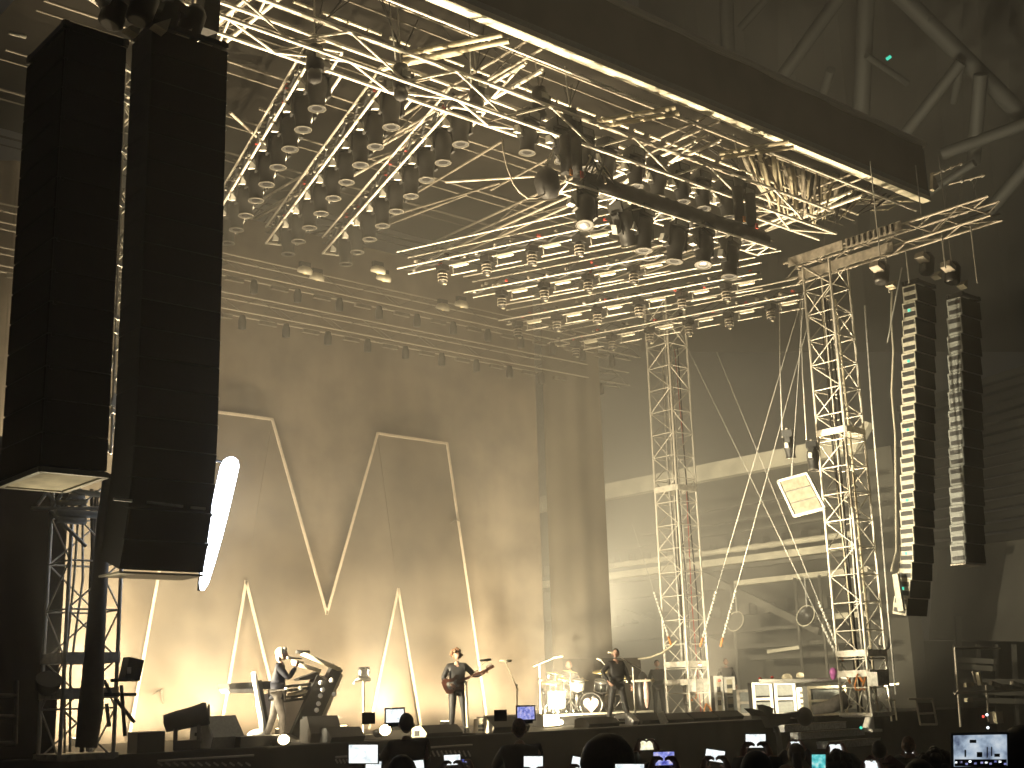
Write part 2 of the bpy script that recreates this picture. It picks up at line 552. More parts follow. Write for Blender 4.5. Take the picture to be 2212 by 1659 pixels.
# wind-brace tubes
for a, b in (((869,118),(1085,75)), ((872,134),(1100,88)), ((1290,262),(1460,232)), ((1296,274),(1468,245)),
             ((1555,332),(1705,306)), ((1558,341),(1715,318)), ((820,150),(1000,112))):
    rod('wind_brace', at(*a, Z=13.45), at(*b, Z=13.45), .055, CREAM, rf, 8)
for a, b in (((497,243),(565,305)), ((962,393),(1210,377)), ((560,235),(620,255)), ((1085,305),(860,440)), ((1190,340),(1060,410)),
             ((500,545),(790,480)), ((640,560),(1010,420)), ((800,480),(1080,395)), ((505,345),(560,365)), ((505,380),(545,360))):
    rod('deep_brace', at(*a, Z=13.3), at(*b, Z=13.3), .036, ROOFM if a[1] > 280 and a != (962,393) else ALUD, rf, 6)
# up-stage dim trusses seen through the haze above the backdrop
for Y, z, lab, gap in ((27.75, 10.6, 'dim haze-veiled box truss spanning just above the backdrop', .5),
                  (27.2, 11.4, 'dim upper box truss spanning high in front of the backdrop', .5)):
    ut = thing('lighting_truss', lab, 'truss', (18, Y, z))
    box_truss(ut, (8.5, Y, z), (29.2, Y, z), .42, .42, .8, .022, .010, ROOFM, stuff=True, mc=ALUD)  # dimness is put into the dark metal colours too
    for k in range(15):
        x = 9.6 + k*1.28
        m_ = MB(); m_.box((x, Y-.1, z-.38), (.5, .10, .09)); m_.build('batten', ROOFM, ut)
        m_ = MB(); m_.lathe([(.05,-.62),(.10,-.6),(.11,-.4),(.07,-.25)], 8, Matrix.Translation((x+.6, Y, z))); m_.build('par_can', BLKM, ut)

# ---- gathered pale folds of the rain curtain at the roof's right end
gc = thing('gathered_curtain', 'pale gathered curtain folds fanning under the right end of the roof', 'curtain', tuple(at(1850, 400, Y=19.2)))
top0, top1 = (1600, 318), (1975, 425)
for i in range(64):
    f = i/63 + random.uniform(-.012, .012)
    tx, ty = top0[0]+(top1[0]-top0[0])*f, top0[1]+(top1[1]-top0[1])*f + random.uniform(-4, 16)
    bx_, by_ = 1655 + 235*f + random.uniform(-16, 16), 440 + 60*math.sin(f*3.1)*.6 + random.uniform(-22, 18) - 4
    Yt = random.uniform(18.3, 19.6); Yb = Yt + random.uniform(-.2, .4)
    A, B = at(tx, ty, Y=Yt), at(bx_, by_, Y=Yb)
    M1 = (A+B)*.5 + Vector((random.uniform(-.08,.08), 0, random.uniform(-.12, 0)))
    m_ = MB(); w = random.uniform(.03, .10)
    m_.path([A, A.lerp(M1, .6), M1, M1.lerp(B, .6), B], [w*.9, w*1.1, w*.7, w*.5, w*.25], 6, True, .3)
    m_.build('fold', random.choice((CREAM, CREAM, DRAPE, BLK, ALUD)), gc)

# ================================================================== FRONT TRUSS AND FAN TRUSSES
ft = thing('front_truss', 'long bright front box truss spanning under the roof edge, carrying a row of moving heads', 'truss', (18, 18.5, 12.7))
box_truss(ft, (8.35, 18.5, 12.72), (27.6, 18.5, 12.72), .55, .62, 1.25, .038, .026, ALU, faces='br')
for k in range(0, 15, 2):
    x = 8.35 + k*1.25
    rod('brace', (x, 18.775, 12.41), (x+1.2, 18.775, 13.03), .022, ALUD, ft)

FANL = []
ANG = R_(16.4)
def fan_truss(x0, y0, L, lab, z=12.72):
    t = thing('fan_truss', lab, 'truss', (x0, y0, z), 'fan trusses on the left carrying downward spotlights')
    dv = Vector((math.sin(ANG), math.cos(ANG), 0))
    p = Vector((x0, y0, z)); q = p + dv*L
    P, d_, s, u = box_truss(t, p, q, .72, .46, 1.2, .030, .012, BLKM, faces='lr', horiz=False, mc=ALU)
    for k in (0.0, 3.55, 6.9, L-.02):
        for dz in (-.23,):
            a = p + d_*k - s*.36 + u*dz; b = p + d_*k + s*.36 + u*dz
            rod('end_bar', a, b, .032, ALU, t)
        rod('end_bar', p + d_*k - s*.36 + u*.23, p + d_*k + s*.36 + u*.23, .025, ALU, t)
    for k in (3.62, 6.97):   # pale plates at the joints
        m_ = MB()
        c = p + d_*k - s*.18 - u*.24
        m_.box(c, (.36, .06, .05)); m_.build('joint_plate', WHITE, t)
    # cables dressed along the top chord
    pts = []
    for i in range(40):
        f = i/39
        pts.append(p + d_*(L*f) - s*(.33+.03*math.sin(i*1.3)) + u*(.05+.09*math.sin(i*2.1)))
    m_ = MB(); m_.path(pts, .035, 6); m_.build('cable_bundle', BLK, t)
    for i in range(2, 38, 2):
        m_ = MB(); m_.box(pts[i], (.05, .05, .10)); m_.build('cable_tie', random.choice((ALU, ALU, WHITE, RED, ALUD)), t)
    return t, p, d_, s, u
for i, (x0, y0, L, lab) in enumerate(((12.10, 18.95, 9.2, 'left fan truss of spotlights, running upstage beside the left speaker hang'),
                                     (13.72, 18.75, 9.4, 'middle fan truss of spotlights, running upstage between its two neighbours'),
                                     (15.34, 18.55, 9.4, 'right fan truss of spotlights, nearest the centre of the roof'))):
    FANL.append(fan_truss(x0, y0, L, lab))

# ---- moving heads (hanging): origin at the clamp, z down
def make_moving_head(name, label, cat, tone=BLK, plate=True):
    t = thing(name, label, cat, (0,0,0))
    MB().box((0,0,-.03), (.30,.07,.06)).build('clamp', ALUD, t, False)
    MB().box((0,0,-.17), (.40,.34,.22)).build('base', tone, t, False)
    MB().box((0,-.176,-.17), (.30,.012,.16)).build('display_panel', GREYP, t, False)
    y = MB(); y.box((-.235,0,-.50), (.05,.16,.46)); y.box((.235,0,-.50), (.05,.16,.46)); y.box((0,0,-.30), (.52,.20,.05))
    y.build('yoke', tone, t, False)
    h = MB(); h.lathe([(.0,-.30),(.13,-.31),(.19,-.37),(.205,-.52),(.195,-.66),(.160,-.80),(.158,-.92),(.170,-1.0),(.15,-1.0)], 14)
    ho = h.build('head', tone, t, False)
    r = MB(); r.lathe([(.168,-.99),(.178,-.99),(.181,-1.002),(.178,-1.014),(.168,-1.014),(.168,-.99)], 18, caps=False)
    r.build('lens_ring', RIM, ho, False)
    l = MB(); l.sphere((0,0,-.985), (.158,.158,.02), 14, 6); l.build('lens', LENS, ho, False)
    for a in (0.9, 2.6):
        MB().box((.205*math.cos(a), .205*math.sin(a), -.52), (.035,.035,.035)).build('screw_knob', RING, ho, False)
    if plate:
        p = MB(); p.prism([(-.36,-.05,-.50),(-.20,-.05,-.66),(-.40,-.05,-.68)], (0,.12,.02)); p.build('glint_plate', WHITE, t, False)  # white wedge imitating a lit underside beside the head
    return t
ordin = ['first','second','third','fourth','fifth','sixth','seventh','eighth','ninth','tenth']
head0 = None
rz_for = lambda p: math.atan2(p.x, p.y) * -1.0
names3 = ('left', 'middle', 'right')
for ti, (t, p, d_, s, u) in enumerate(FANL):
    n = 9
    for k in range(n):
        c = p + d_*(.48 + k*1.0) + u*.20
        lab = 'black moving-head spotlight hanging %s from the front in the %s fan truss' % (ordin[k], names3[ti])
        if head0 is None:
            head0 = make_moving_head('moving_head', lab, 'stage light')
            o = head0
        else:
            o = copy_tree(head0)
        o.location = c; o['label'] = lab; o['group'] = 'spotlights hanging in the left fan trusses'
        o.rotation_euler = (0, 0, -ANG + random.uniform(-.12, .12))
    # round audience blinder at the up-stage end
# ---- the row of moving heads under the right part of the front truss
row_x = [16.98, 17.77, 18.55, 19.35, 20.20, 20.98, 21.74, 22.52, 23.35, 24.2]
for k, x in enumerate(row_x):
    lab = 'black moving head under the front truss, %s from the left of its row' % ordin[k]
    o = copy_tree(head0, (x, 18.5, 12.96), (R_(random.uniform(-6, 6)), R_(random.uniform(-4, 4)), random.uniform(-.2, .2)), lab,
                  'row of moving heads under the front truss')
    # spring of cable coiled at the head
def big_head(name, lab, loc, tilt, rz, s=1.12):
    o = copy_tree(head0, loc, (R_(tilt[0]), R_(tilt[1]), rz), lab, 'large moving heads under the dark bar')
    o.scale = (s, s, s)
    return o
# ---- dark mid bar with tilted moving heads
mt = thing('dark_bar_truss', 'dark cloth-wrapped truss bar hanging below the front truss', 'truss', (21, 18.2, 11.5))
m_ = MB(); N = 60
rows = []
for k in range(9):
    a = 2*math.pi*k/8
    rows.append([(18.1+6.3*i/N, 18.2+.24*math.cos(a)*(1+.10*math.sin(i*1.7+k)), 11.50+.24*math.sin(a)*(1+.12*math.sin(i*2.3))) for i in range(N+1)])
m_.sheet(rows); m_.build('cloth_wrap', CLOTHK, mt)
for dy, dz in ((-.27,-.27),(.27,-.27)):
    rod('chord', (17.4, 18.2+dy, 11.5+dz), (24.5, 18.2+dy, 11.5+dz), .03, ALU, mt)
for k in range(15):
    x = 17.5 + k*.48
    rod('brace', (x, 17.93, 11.23), (x+.24, 18.47, 11.23), .02, ALU, mt)
    rod('brace', (x+.24, 18.47, 11.23), (x+.48, 17.93, 11.23), .02, ALU, mt)
for k in range(18):
    x = 17.3 + random.random()*1.7
    A = Vector((x, 18.0+random.random()*.3, 11.9+random.random()*.2)); B = A + Vector((random.uniform(-.5,.5), random.uniform(-.2,.2), random.uniform(-.7,-.2)))
    rod('loose_cable', A, B, .022, random.choice((ALU, BLK, CREAM, BLK)), mt)
for k, (x, tl) in enumerate(((18.25, (-14, 14)), (19.25, (8, -30)), (20.05, (0, 3)), (21.22, (4, 6)), (22.12, (-5, 12)), (23.1, (3, 4)))):
    big_head('moving_head', 'large black moving head under the dark cloth-wrapped bar, %s from its left end' % ordin[k], (x, 18.2, 11.42), tl, random.uniform(-.3,.3), 1.12)
# motor bag at the left end with its hanging cable loop
mo = thing('motor_bag', 'dark motor bag with cable loop at the left end of the dark bar', 'bag', tuple(at(1182, 392, Y=18.2)))
m_ = MB(); m_.sphere(at(1182, 395, Y=18.2), (.30,.25,.36), 12, 8, fn=lambda u: 1+.12*math.sin(u.x*7)*math.cos(u.z*5)); m_.build('bag', CLOTHK, mo)
m_ = MB(); m_.path([at(x, y, Y=18.15) for x, y in ((1085,300),(1088,330),(1096,362),(1108,395),(1122,415),(1140,428),(1160,428),(1178,418))], .018, 6); m_.build('cable_loop', ALUD, mo)

# ---- right fan trusses with pale strobe bars
BAR = mat('pale_strobe_face', (0.85, 0.82, 0.68), 0.5, 0, 0.1, 9)
def make_strobe(lab):
    t = thing('strobe_bar', lab, 'strobe light', (0,0,0))
    MB().box((0,0,-.14), (.10,.42,.05)).build('housing', BAR, t, False)
    MB().box((0,0,-.172), (.08,.38,.010)).build('lamp_face', BAR, t, False)
    m_ = MB(); m_.path([(.16,-.36,-.30),(.16,.36,-.30)], .018, 6); m_.build('hanger_bar', ALU, t, False)
    m_ = MB(); m_.path([(.16,.30,-.30),(.10,.30,0.0)], .007, 6); m_.build('hanger', ALU, t, False)
    return t
def make_small_head(lab):
    t = thing('small_moving_head', lab, 'stage light', (0,0,0))
    MB().box((0,0,-.08), (.24,.24,.14)).build('base', BLK, t, False)
    h = MB(); h.lathe([(.05,-.17),(.10,-.18),(.115,-.30),(.10,-.44),(.06,-.46)], 12); h.build('head', BLKM, t, False)
    for z in (-.24, -.32, -.40):
        r = MB(); r.lathe([(.112,z-.012),(.124,z-.012),(.124,z+.012),(.112,z+.012),(.112,z-.012)], 12, caps=False); r.build('cooling_fin', ALUD, t, False)
    MB().box((.06,0,-.47), (.09,.07,.025)).build('handle_plate', RING, t, False)
    return t
sb0 = sh0 = None
RANG = math.radians(180-21.2)
rows_r = [((1275,500),(870,586)), ((1441,556),(1012,637)), ((1640,596),(1086,697)), ((1731,640),(1195,744))]
wordr = ('nearest', 'second', 'third', 'lowest')
for ti, (a, b) in enumerate(rows_r):
    Z = 11.2
    A, B = at(*a, Z=Z), at(*b, Z=Z)
    dv = Vector((B.x-A.x, B.y-A.y, 0)).normalized()
    if ti == 0: A = A - dv*.6
    t = thing('strobe_truss', '%s of the four parallel right-hand trusses with pale strobe bars' % wordr[ti] if ti else 'uppermost of the four parallel right-hand trusses with pale strobe bars',
              'truss', tuple(A), 'parallel strobe trusses under the right of the roof')
    L = (Vector((B.x, B.y, Z)) - A).length
    c = Vector((0,0,.22))
    A.z = Z; Bq = A + dv*L
    P, d_, s, u = box_truss(t, A+c, Bq+c, .50, .44, .9, .020, .007, BLKM, stuff=True, faces='lr', mc=ALU)
    m_ = MB(); pts = [A + d_*(L*i/30) + s*.1 + Vector((0,0,.10+.05*math.sin(i*1.9))) for i in range(31)]
    m_.path(pts, .05, 6); m_.build('cable_bundle', BLK, t)
    for i in range(1, 30):
        pp = pts[i] + Vector((random.uniform(-.15,.15), random.uniform(-.1,.1), random.uniform(-.02,.12)))
        MB().box(pp, (random.uniform(.04,.12), .06, .05)).build('cable_tie', random.choice((ALUD, ALU, DRAPE, RED, ALU, ALUD)), t)
    n = int(L/1.25)
    for k in range(n):
        c0 = A + d_*(.35 + k*1.25) - s*0.0
        lab = 'pale strobe bar on the %s right-hand truss, %s from its downstage end' % (wordr[ti] if ti else 'uppermost', ordin[k])
        if sb0 is None: sb0 = make_strobe(lab); o = sb0
        else: o = copy_tree(sb0)
        o.location = c0; o.rotation_euler = (0,0,-math.atan2(d_.x, d_.y)); o['label'] = lab; o['group'] = 'pale strobe bars under the right-hand trusses'
        lab = 'small black ribbed lamp on the %s right-hand truss, %s from its downstage end' % (wordr[ti] if ti else 'uppermost', ordin[k])
        if sh0 is None: sh0 = make_small_head(lab); o = sh0
        else: o = copy_tree(sh0)
        o.location = c0 + d_*.62 + s*.16; o.rotation_euler = (0,0,random.uniform(-.4,.4)); o['label'] = lab; o['group'] = 'small ribbed lamps on the right-hand trusses'

# round blinders at up-stage ends
def make_blinder(lab, loc):
    t = thing('round_lamp', lab, 'stage light', loc, 'round lamps at the upstage truss ends')
    m_ = MB(); m_.lathe([(.10,.12),(.19,.04),(.20,-.06),(.17,-.07),(.16,.0),(.0,.03)], 18, Matrix.Rotation(R_(25), 4, 'X')); m_.build('reflector', RING, t, False)
    MB().box((0,.02,.16), (.3,.10,.14)).build('bracket', BLK, t, False)
    m_ = MB(); m_.sphere((0,0,-.05), .05, 8, 6); m_.build('bulb', YEL, t, False)
for lab, px in (('round open lamp at the far end of the middle fan truss', (685, 599)), ('small round lamp left of the middle fan truss end', (659, 585)),
                ('round open lamp at the far end of the right fan truss', (829, 601)), ('small round lamp left of the right fan truss end', (817, 584)),
                ('round lamp hanging below the strobe trusses, left of a smaller one', (957, 664)), ('small round lamp right below the strobe trusses', (997, 658))):
    make_blinder(lab, tuple(at(*px, Z=11.35)))

# ---- chain hoists
def hoist(px, Y, lab, plate=False, up=3):
    c = at(*px, Y=Y)
    t = thing('chain_hoist', lab, 'hoist', tuple(c), 'chain hoists lifting the front trusses')
    m_ = MB(); m_.lathe([(.12,-.25),(.17,-.22),(.18,.1),(.14,.26),(.05,.30)], 12, Matrix.Translation(c)); m_.box(c+Vector((.17,0,-.02)), (.16,.22,.26)); m_.build('motor_body', BLKM, t)
    m_ = MB(); m_.box(c+Vector((0,-.19,.02)), (.20,.02,.14)); m_.build('label_plate', WHITE if plate else GREYP, t)
    top = c + Vector((0,.1,0)); top.z = 14.4
    rod('chain', c+Vector((0,0,.3)), top, .016, STEEL, t)
    for k in range(up):
        a = c + Vector((0,0,.45+.1*k)); a.z = min(a.z, 13.4)
        b = Vector((c.x + random.uniform(-1.3, 1.3), c.y+random.uniform(-.3,.9), 14.45))
        rod('bridle', a, b, .013, BLK, t, 5)
    m_ = MB(); m_.sphere(c+Vector((-.05,-.05,-.38)), (.15,.13,.16), 10, 6, fn=lambda u: 1+.1*math.sin(u.x*9)); m_.build('chain_bag', CLOTHK, t)
for px, lab, pl_ in (((681,128),'chain hoist above the start of the left fan truss', True), ((866,168),'chain hoist above the start of the middle fan truss', False),
                 ((1030,190),'chain hoist above the start of the right fan truss', True), ((1165,215),'chain hoist at the left of the moving-head row', False),
                 ((1232,262),'chain hoist with white plates above the motor bag', True), ((1600,395),'chain hoist at the right end of the moving-head row', True)):
    hoist(px, 18.5, lab, pl_)
for k, (a, b) in enumerate((((840,0),(855,130)), ((1012,0),(1018,190)))):
    o = MB(); o.path([at(*a, Y=18.4), at(*b, Y=18.4)], .014, 6)
    tag(o.build('hoist_wire', STEEL), 'thin pale vertical wire above the %s fan truss' % ('middle' if k == 0 else 'right'), 'wire')
for k, px in enumerate(((1222,335),(1245,340),(1595,440),(1622,455))):
    t = thing('hanging_column', ('left dark hanging column under the hoist with white plates', 'right dark hanging column under the hoist with white plates',
              'left dark hanging column at the right end of the dark bar', 'right dark hanging column at the right end of the dark bar')[k], 'cable column', tuple(at(*px, Y=18.0)), 'dark hanging columns at the dark bar')
    c = at(*px, Y=18.0)
    m_ = MB(); m_.path([c+Vector((0,0,.42)), c+Vector((0,0,-.42))], [.13,.12], 10); m_.build('wrap', CLOTHK, t)
    m_ = MB(); m_.box(c+Vector((.0,-.14,-.44)), (.08,.03,.14)); m_.build('strap', RED if k % 2 else ORANGE, t)

# ================================================================== TOWERS
def tower(lab, x, y, w, z1, bay, m, r=.034, rb=.015, platforms=()):
    t = thing('truss_tower', lab, 'truss tower', (x, y, 0))
    P, d_, s, u = box_truss(t, (x, y, 0), (x, y, z1), w, w, bay, r, rb, m, faces='btlr', horiz=True)
    for z in platforms:
        for a, b, h in (((x-w/2,y-w/2),(x+w/2,y-w/2),.0), ((x-w/2,y-w/2),(x-w/2,y+w/2),.0), ((x+w/2,y-w/2),(x+w/2,y+w/2),.0), ((x-w/2,y+w/2),(x+w/2,y+w/2),0)):
            mm = MB(); mm.beam((a[0],a[1],z), (b[0],b[1],z), .10, .16); mm.build('sleeve_beam', m, t)
    # base plate
    MB().box((x, y, .05), (w+.12, w+.12, .08)).build('base_plate', m, t)
    return t
tw = .86
T1 = tower('near right truss tower standing beside the right speaker hangs', 28.1+tw/2, 18.86+tw/2, tw, 12.0, .69, ALU, platforms=(1.05, 1.55, 7.3))
T2 = tower('far right truss tower standing beside the drum riser', 28.1+tw/2, 24.8+tw/2, tw, 12.4, .69, ALU, platforms=(1.0, 1.5, 6.6))
T3 = tower('left truss tower standing below the left speaker hangs', 8.02+.43, 19.9+.43, .86, 4.6, .72, ALU, platforms=(1.0, 1.55))
for k in range(7):   # cables run down inside the towers
    for (x, y, z1, t) in ((28.5, 19.3, 11, T1), (28.55, 25.2, 11, T2), (8.5, 20.4, 4.3, T3)):
        a = Vector((x+random.uniform(-.25,.25), y+random.uniform(-.25,.25), z1)); b = Vector((a.x+random.uniform(-.1,.1), a.y+random.uniform(-.1,.1), .1))
        m_ = MB(); m_.path([a, a.lerp(b,.35)+Vector((random.uniform(-.1,.1),random.uniform(-.1,.1),0)), a.lerp(b,.7)+Vector((random.uniform(-.1,.1),0,0)), b], random.choice((.02,.03,.035)) if k != 3 else .013, 6)
        m_.build('cable', random.choice((BLK, STEEL, CREAM, BLK)) if not (t is T2 and k == 3) else RED, t)
# coiled cables and boxes at tower feet
for t, x, y in ((T1, 28.5, 19.2), (T2, 28.5, 25.1)):
    for k in range(8):
        c = Vector((x+random.uniform(-.5,.4), y+random.uniform(-.4,.4), random.uniform(.15, 1.3)))
        m_ = MB(); pts = [c + Vector((.16*math.cos(a*.7), .05*math.sin(a*1.3), .2*math.sin(a*.7))) for a in range(11)]
        m_.path(pts, .02, 6); m_.build('cable_coil', random.choice((WHITE, STEEL, ORANGE, BLK)), t)
    MB().box((x-.3, y-.55, .9), (.5,.3,.34)).build('power_box', STEEL, t)

# ---- guy wires with turnbuckles between the two right towers
def guy(a, b, lab, X=28.25, r=.010):
    A, B = at(*a, X=X), at(*b, X=X)
    t = thing('guy_wire', lab, 'guy wire', tuple(A), 'crossed guy wires between the right towers')
    rod('wire', A, B, r, STEEL, t, 6)
    d_ = (B-A).normalized(); L = (B-A).length
    for k in range(14):
        c = A + d_*(.35 + k*.10)
        m_ = MB(); m_.sphere(c, (.035,.035,.05) if k % 3 else (.05,.05,.07), 6, 4); m_.build('shackle', WHITE if k % 3 else STEEL, t)
    m_ = MB(); m_.path([A+d_*.02, A+d_*.28], .035, 6); m_.build('tension_strap', ORANGE, t)
    return t
guy((1512,1398),(1745,600), 'guy wire rising right from the far tower foot, left of its pair')
guy((1556,1398),(1762,640), 'guy wire rising right from the far tower foot, right of its pair')
guy((1838,1478),(1470,720), 'guy wire rising left from the near tower foot, left of its pair')
guy((1822,1430),(1548,760), 'guy wire rising left from the near tower foot, right of its pair')
guy((1450,1395),(1365,1130), 'short guy wire rising left from the far tower', 28.0)
for k, (a, b) in enumerate((((1683,655),(1690,945)), ((1728,655),(1742,950)), ((1868,660),(1905,1140)), ((1905,1140),(1935,1500)))):
    o = MB(); o.path([at(*a, X=28.0), at(*a, X=28.0).lerp(at(*b, X=28.0), .5)+Vector((0,.02,0)), at(*b, X=28.0)], .016 if k < 2 else .026, 6)
    tag(o.build('hanging_cable', STEEL), ('thin wire holding the left dark lamp above the white panel', 'thin wire holding the right dark lamp above the white panel',
        'long cable hanging right of the near right tower', 'cable tail hanging down to the foot of the near right tower')[k], 'cable')
for a, b, c, lab in (((1395,1425),(1440,1405),(1458,1388),'pale cable swag between the bassist and the far right tower'),):
    o = MB(); o.path([at(1375,1424,X=27.9), at(1405,1420,X=27.9), at(1430,1410,X=27.9), at(1450,1396,X=27.9), at(1462,1384,X=27.9)], .03, 6)
    tag(o.build('cable_swag', CREAM), lab, 'cable')

# ---- white slatted panel and two dark lamps hung beside the near tower
hp = thing('hung_panel', 'white hung panel of three slats beside the near right tower', 'panel', tuple(at(1735, 1070, X=26.6)))
c00, c10, c11, c01 = at(1683,1040,X=26.5), at(1745,1023,X=26.5), at(1784,1098,X=26.5), at(1718,1115,X=26.5)
nrm = (c10-c00).cross(c01-c00).normalized()
if nrm.x > 0: nrm = -nrm
for i in range(3):
    f0, f1 = .03+i*.325, .03+i*.325+.29
    a, b = c00.lerp(c01, f0), c10.lerp(c11, f0); c, d_ = c10.lerp(c11, f1), c00.lerp(c01, f1)
    m_ = MB(); m_.prism([a.lerp(b,.07), a.lerp(b,.93), d_.lerp(c,.93), d_.lerp(c,.07)], nrm*.05); m_.build('slat', SLAT, hp)
m_ = MB(); m_.prism([c00, c10, c11, c01], -nrm*.06); m_.build('back_plate', GREYP, hp)
for a, b in ((c00,c10),(c10,c11),(c11,c01),(c01,c00)):
    m_ = MB(); m_.beam(a+nrm*.03, b+nrm*.03, .06, .06, nrm); m_.build('rim', WHITE, hp)
rod('hook', c00.lerp(c10,.45), at(1712, 1000, X=26.6), .03, STEEL, hp)
rod('hook', at(1712, 1000, X=26.6), at(1735, 650, X=26.6), .012, STEEL, hp)
for k, px in enumerate(((1701, 955), (1754, 982))):
    o = copy_tree(head0, tuple(at(px[0], px[1]-30, X=26.9)), (0, R_(-8+14*k), .4), ('dark lamp hanging left above the white slatted panel', 'dark lamp hanging right above the white slatted panel')[k], 'dark lamps above the white panel')
    o.scale = (.78,)*3
# ================================================================== SPEAKER HANGS
def cab_meshes(w, d, h, vents, front_m, side_m, dim=False):
    c = MB(); c.box((0, d/2, 0), (w, d, h-.012))
    me = c.mesh('cabinet', side_m)
    f = MB(); f.box((0, -.012, 0), (w-.03, .022, h-.03)); fe = f.mesh('grille', front_m)
    v = MB()
    if vents:  # the vents of a cabinet are too small to pick apart
        for z in (h*.26, -h*.24):
            for k in range(4):
                v.box((-w/2-.002, d*(.17+.21*k), z), (.014, .085, .115))
    ve = v.mesh('vent', BLK) if vents else None
    r = MB()
    r.box((w/2+.016, .05, h/2-.02), (.032, .04, .045))
    re = r.mesh('rigging_pin', STEEL if not dim else BLKM)
    return me, fe, ve, re

def line_array(lab, top, bot, n, w, d, rz, vents, front_m, side_m, curve=0.0, curve_n=5, top_frame=True, dot=None):
    """top/bot: front-left-hand upper and lower corner of the hang; rz: facing (0 = to the crowd)"""
    top, bot = Vector(top), Vector(bot)
    t = thing('speaker_hang', lab, 'loudspeakers', tuple(top))
    h = (top-bot).length / n
    R = Matrix.Rotation(rz, 3, 'Z')
    me, fe, ve, re = cab_meshes(w, d, h, vents, front_m, side_m, rz < -1)
    cz = Vector((0,0,0)); tilt0 = math.atan2((Vector((bot.x-top.x, bot.y-top.y, 0)).length), (top.z-bot.z))
    step0 = (bot-top)/n
    lean_dir = Vector((step0.x, step0.y, 0))
    pos = top.copy()
    for k in range(n):
        kk = max(0, k-(n-curve_n))
        tilt = curve*kk
        step = step0.copy()
        back = R @ Vector((0,1,0))
        step = step + back*(math.sin(tilt)*h*.8); step.z = -math.sqrt(max(.01, h*h - step.x**2 - step.y**2))
        c = pos + step*.5 + (R @ Vector((w/2, 0, 0)))
        def put(mesh, name):
            o = bpy.data.objects.new(name, mesh); COL.objects.link(o); o.parent = t
            o.location = c - top
            o.rotation_euler = (tilt, 0, rz)
            return o
        co = put(me, 'cabinet')
        for m_, nm in ((fe, 'grille'), (ve, 'vent'), (re, 'rigging_pin')):
            if m_ is None: continue
            o = bpy.data.objects.new(nm, m_); COL.objects.link(o); o.parent = co
            if nm == 'vent': o['kind'] = 'stuff'
        if dot and k in dot:
            m_ = MB(); m_.box((-w/2-.012, d*.5, 0.0), (.012, .07, .07)); m_.build('status_light', E_TEAL, co, False)
        pos = pos + step
    endp = pos.copy()
    bk = R @ Vector((0,1,0)); sd = R @ Vector((1,0,0))
    m_ = MB()
    for s_ in (0.08, w-.08):
        m_.beam(top+sd*s_+Vector((0,0,.09))-bk*.04, top+sd*s_+Vector((0,0,.09))+bk*(d+.04), .08, .12)
    for b_ in (0.0, d):
        m_.beam(top+bk*b_+Vector((0,0,.09)), top+bk*b_+sd*w+Vector((0,0,.09)), .07, .09)
    m_.build('fly_frame', BLKM, t)
    return t, endp, sd, bk

# left main hang
PL, pe, sd, bk = line_array('big black line-array speaker hang at left beside the blazing white lamp', (7.80, 17.2, 11.15), (7.80, 17.2, 2.65), 19, 1.32, .72, 0, False, GRILLE, BLK, R_(3.6), 6)
m_ = MB(); m_.box((7.80+.66, pe.y+.36, pe.z-.03), (1.32, .72, .03)); m_.build('bottom_rail', RING, PL)
# white bars standing for light in the gaps low down in the hang
for k, (a, b) in enumerate((((245,1078),(285,1082)), ((318,1085),(395,1094)), ((412,1096),(443,1099)))):
    m_ = MB(); m_.beam(at(*a, Y=17.25), at(*b, Y=17.25), .03, .035); m_.build('gap_glint', WHITE, PL)
# left side hang (faces out to the left)
c0 = at(144, 62, Y=15.7); c1 = at(139, 1010, Y=15.7)
c1 = Vector((c0.x, c0.y, c1.z))
A_rz = R_(-90)
PS, se, sd2, bk2 = line_array('nearest black speaker hang at the far left, facing outward', (c0.x, c0.y+1.40, c0.z), (c0.x, c0.y+1.40, c1.z), 14, 1.40, .86, A_rz, False, GRILLE, BLK, 0, 3)
m_ = MB()
b0 = Vector((c0.x, c0.y, se.z-.05))
for a, b in (((0,0),(.86,0)), ((.86,0),(.86,1.40)), ((.86,1.40),(0,1.40)), ((0,1.40),(0,0))):
    m_.beam(b0+Vector((a[0],a[1],0)), b0+Vector((b[0],b[1],0)), .07, .07)
m_.build('bottom_frame', RING, PS)
m_ = MB(); m_.box(b0+Vector((.43,.70,-.01)), (.74,1.26,.02)); m_.build('bottom_board', CREAM, PS)
# thin lit truss seen in the slot between both hangs
t = thing('slot_truss', 'thin bright lattice seen in the slot between the two left speaker hangs', 'truss', (8.5, 20.0, 8))
pa, pb = at(281, 150, Y=20.2), at(250, 985, Y=20.2)
box_truss(t, (pa.x, 20.2, pa.z), (pb.x, 20.2, pb.z), .30, .30, .42, .020, .022, ALU, faces='btlr')
for yy in (153, 205, 222, 330, 445, 575, 690, 720, 868, 893):
    m_ = MB(); c = at(281-31*(yy-150)/835, yy, Y=19.95); m_.beam(c+Vector((-.10,0,.03)), c+Vector((.12,0,-.02)), .05, .07 if yy != 868 else .22); m_.build('bright_clamp', WHITE, t)
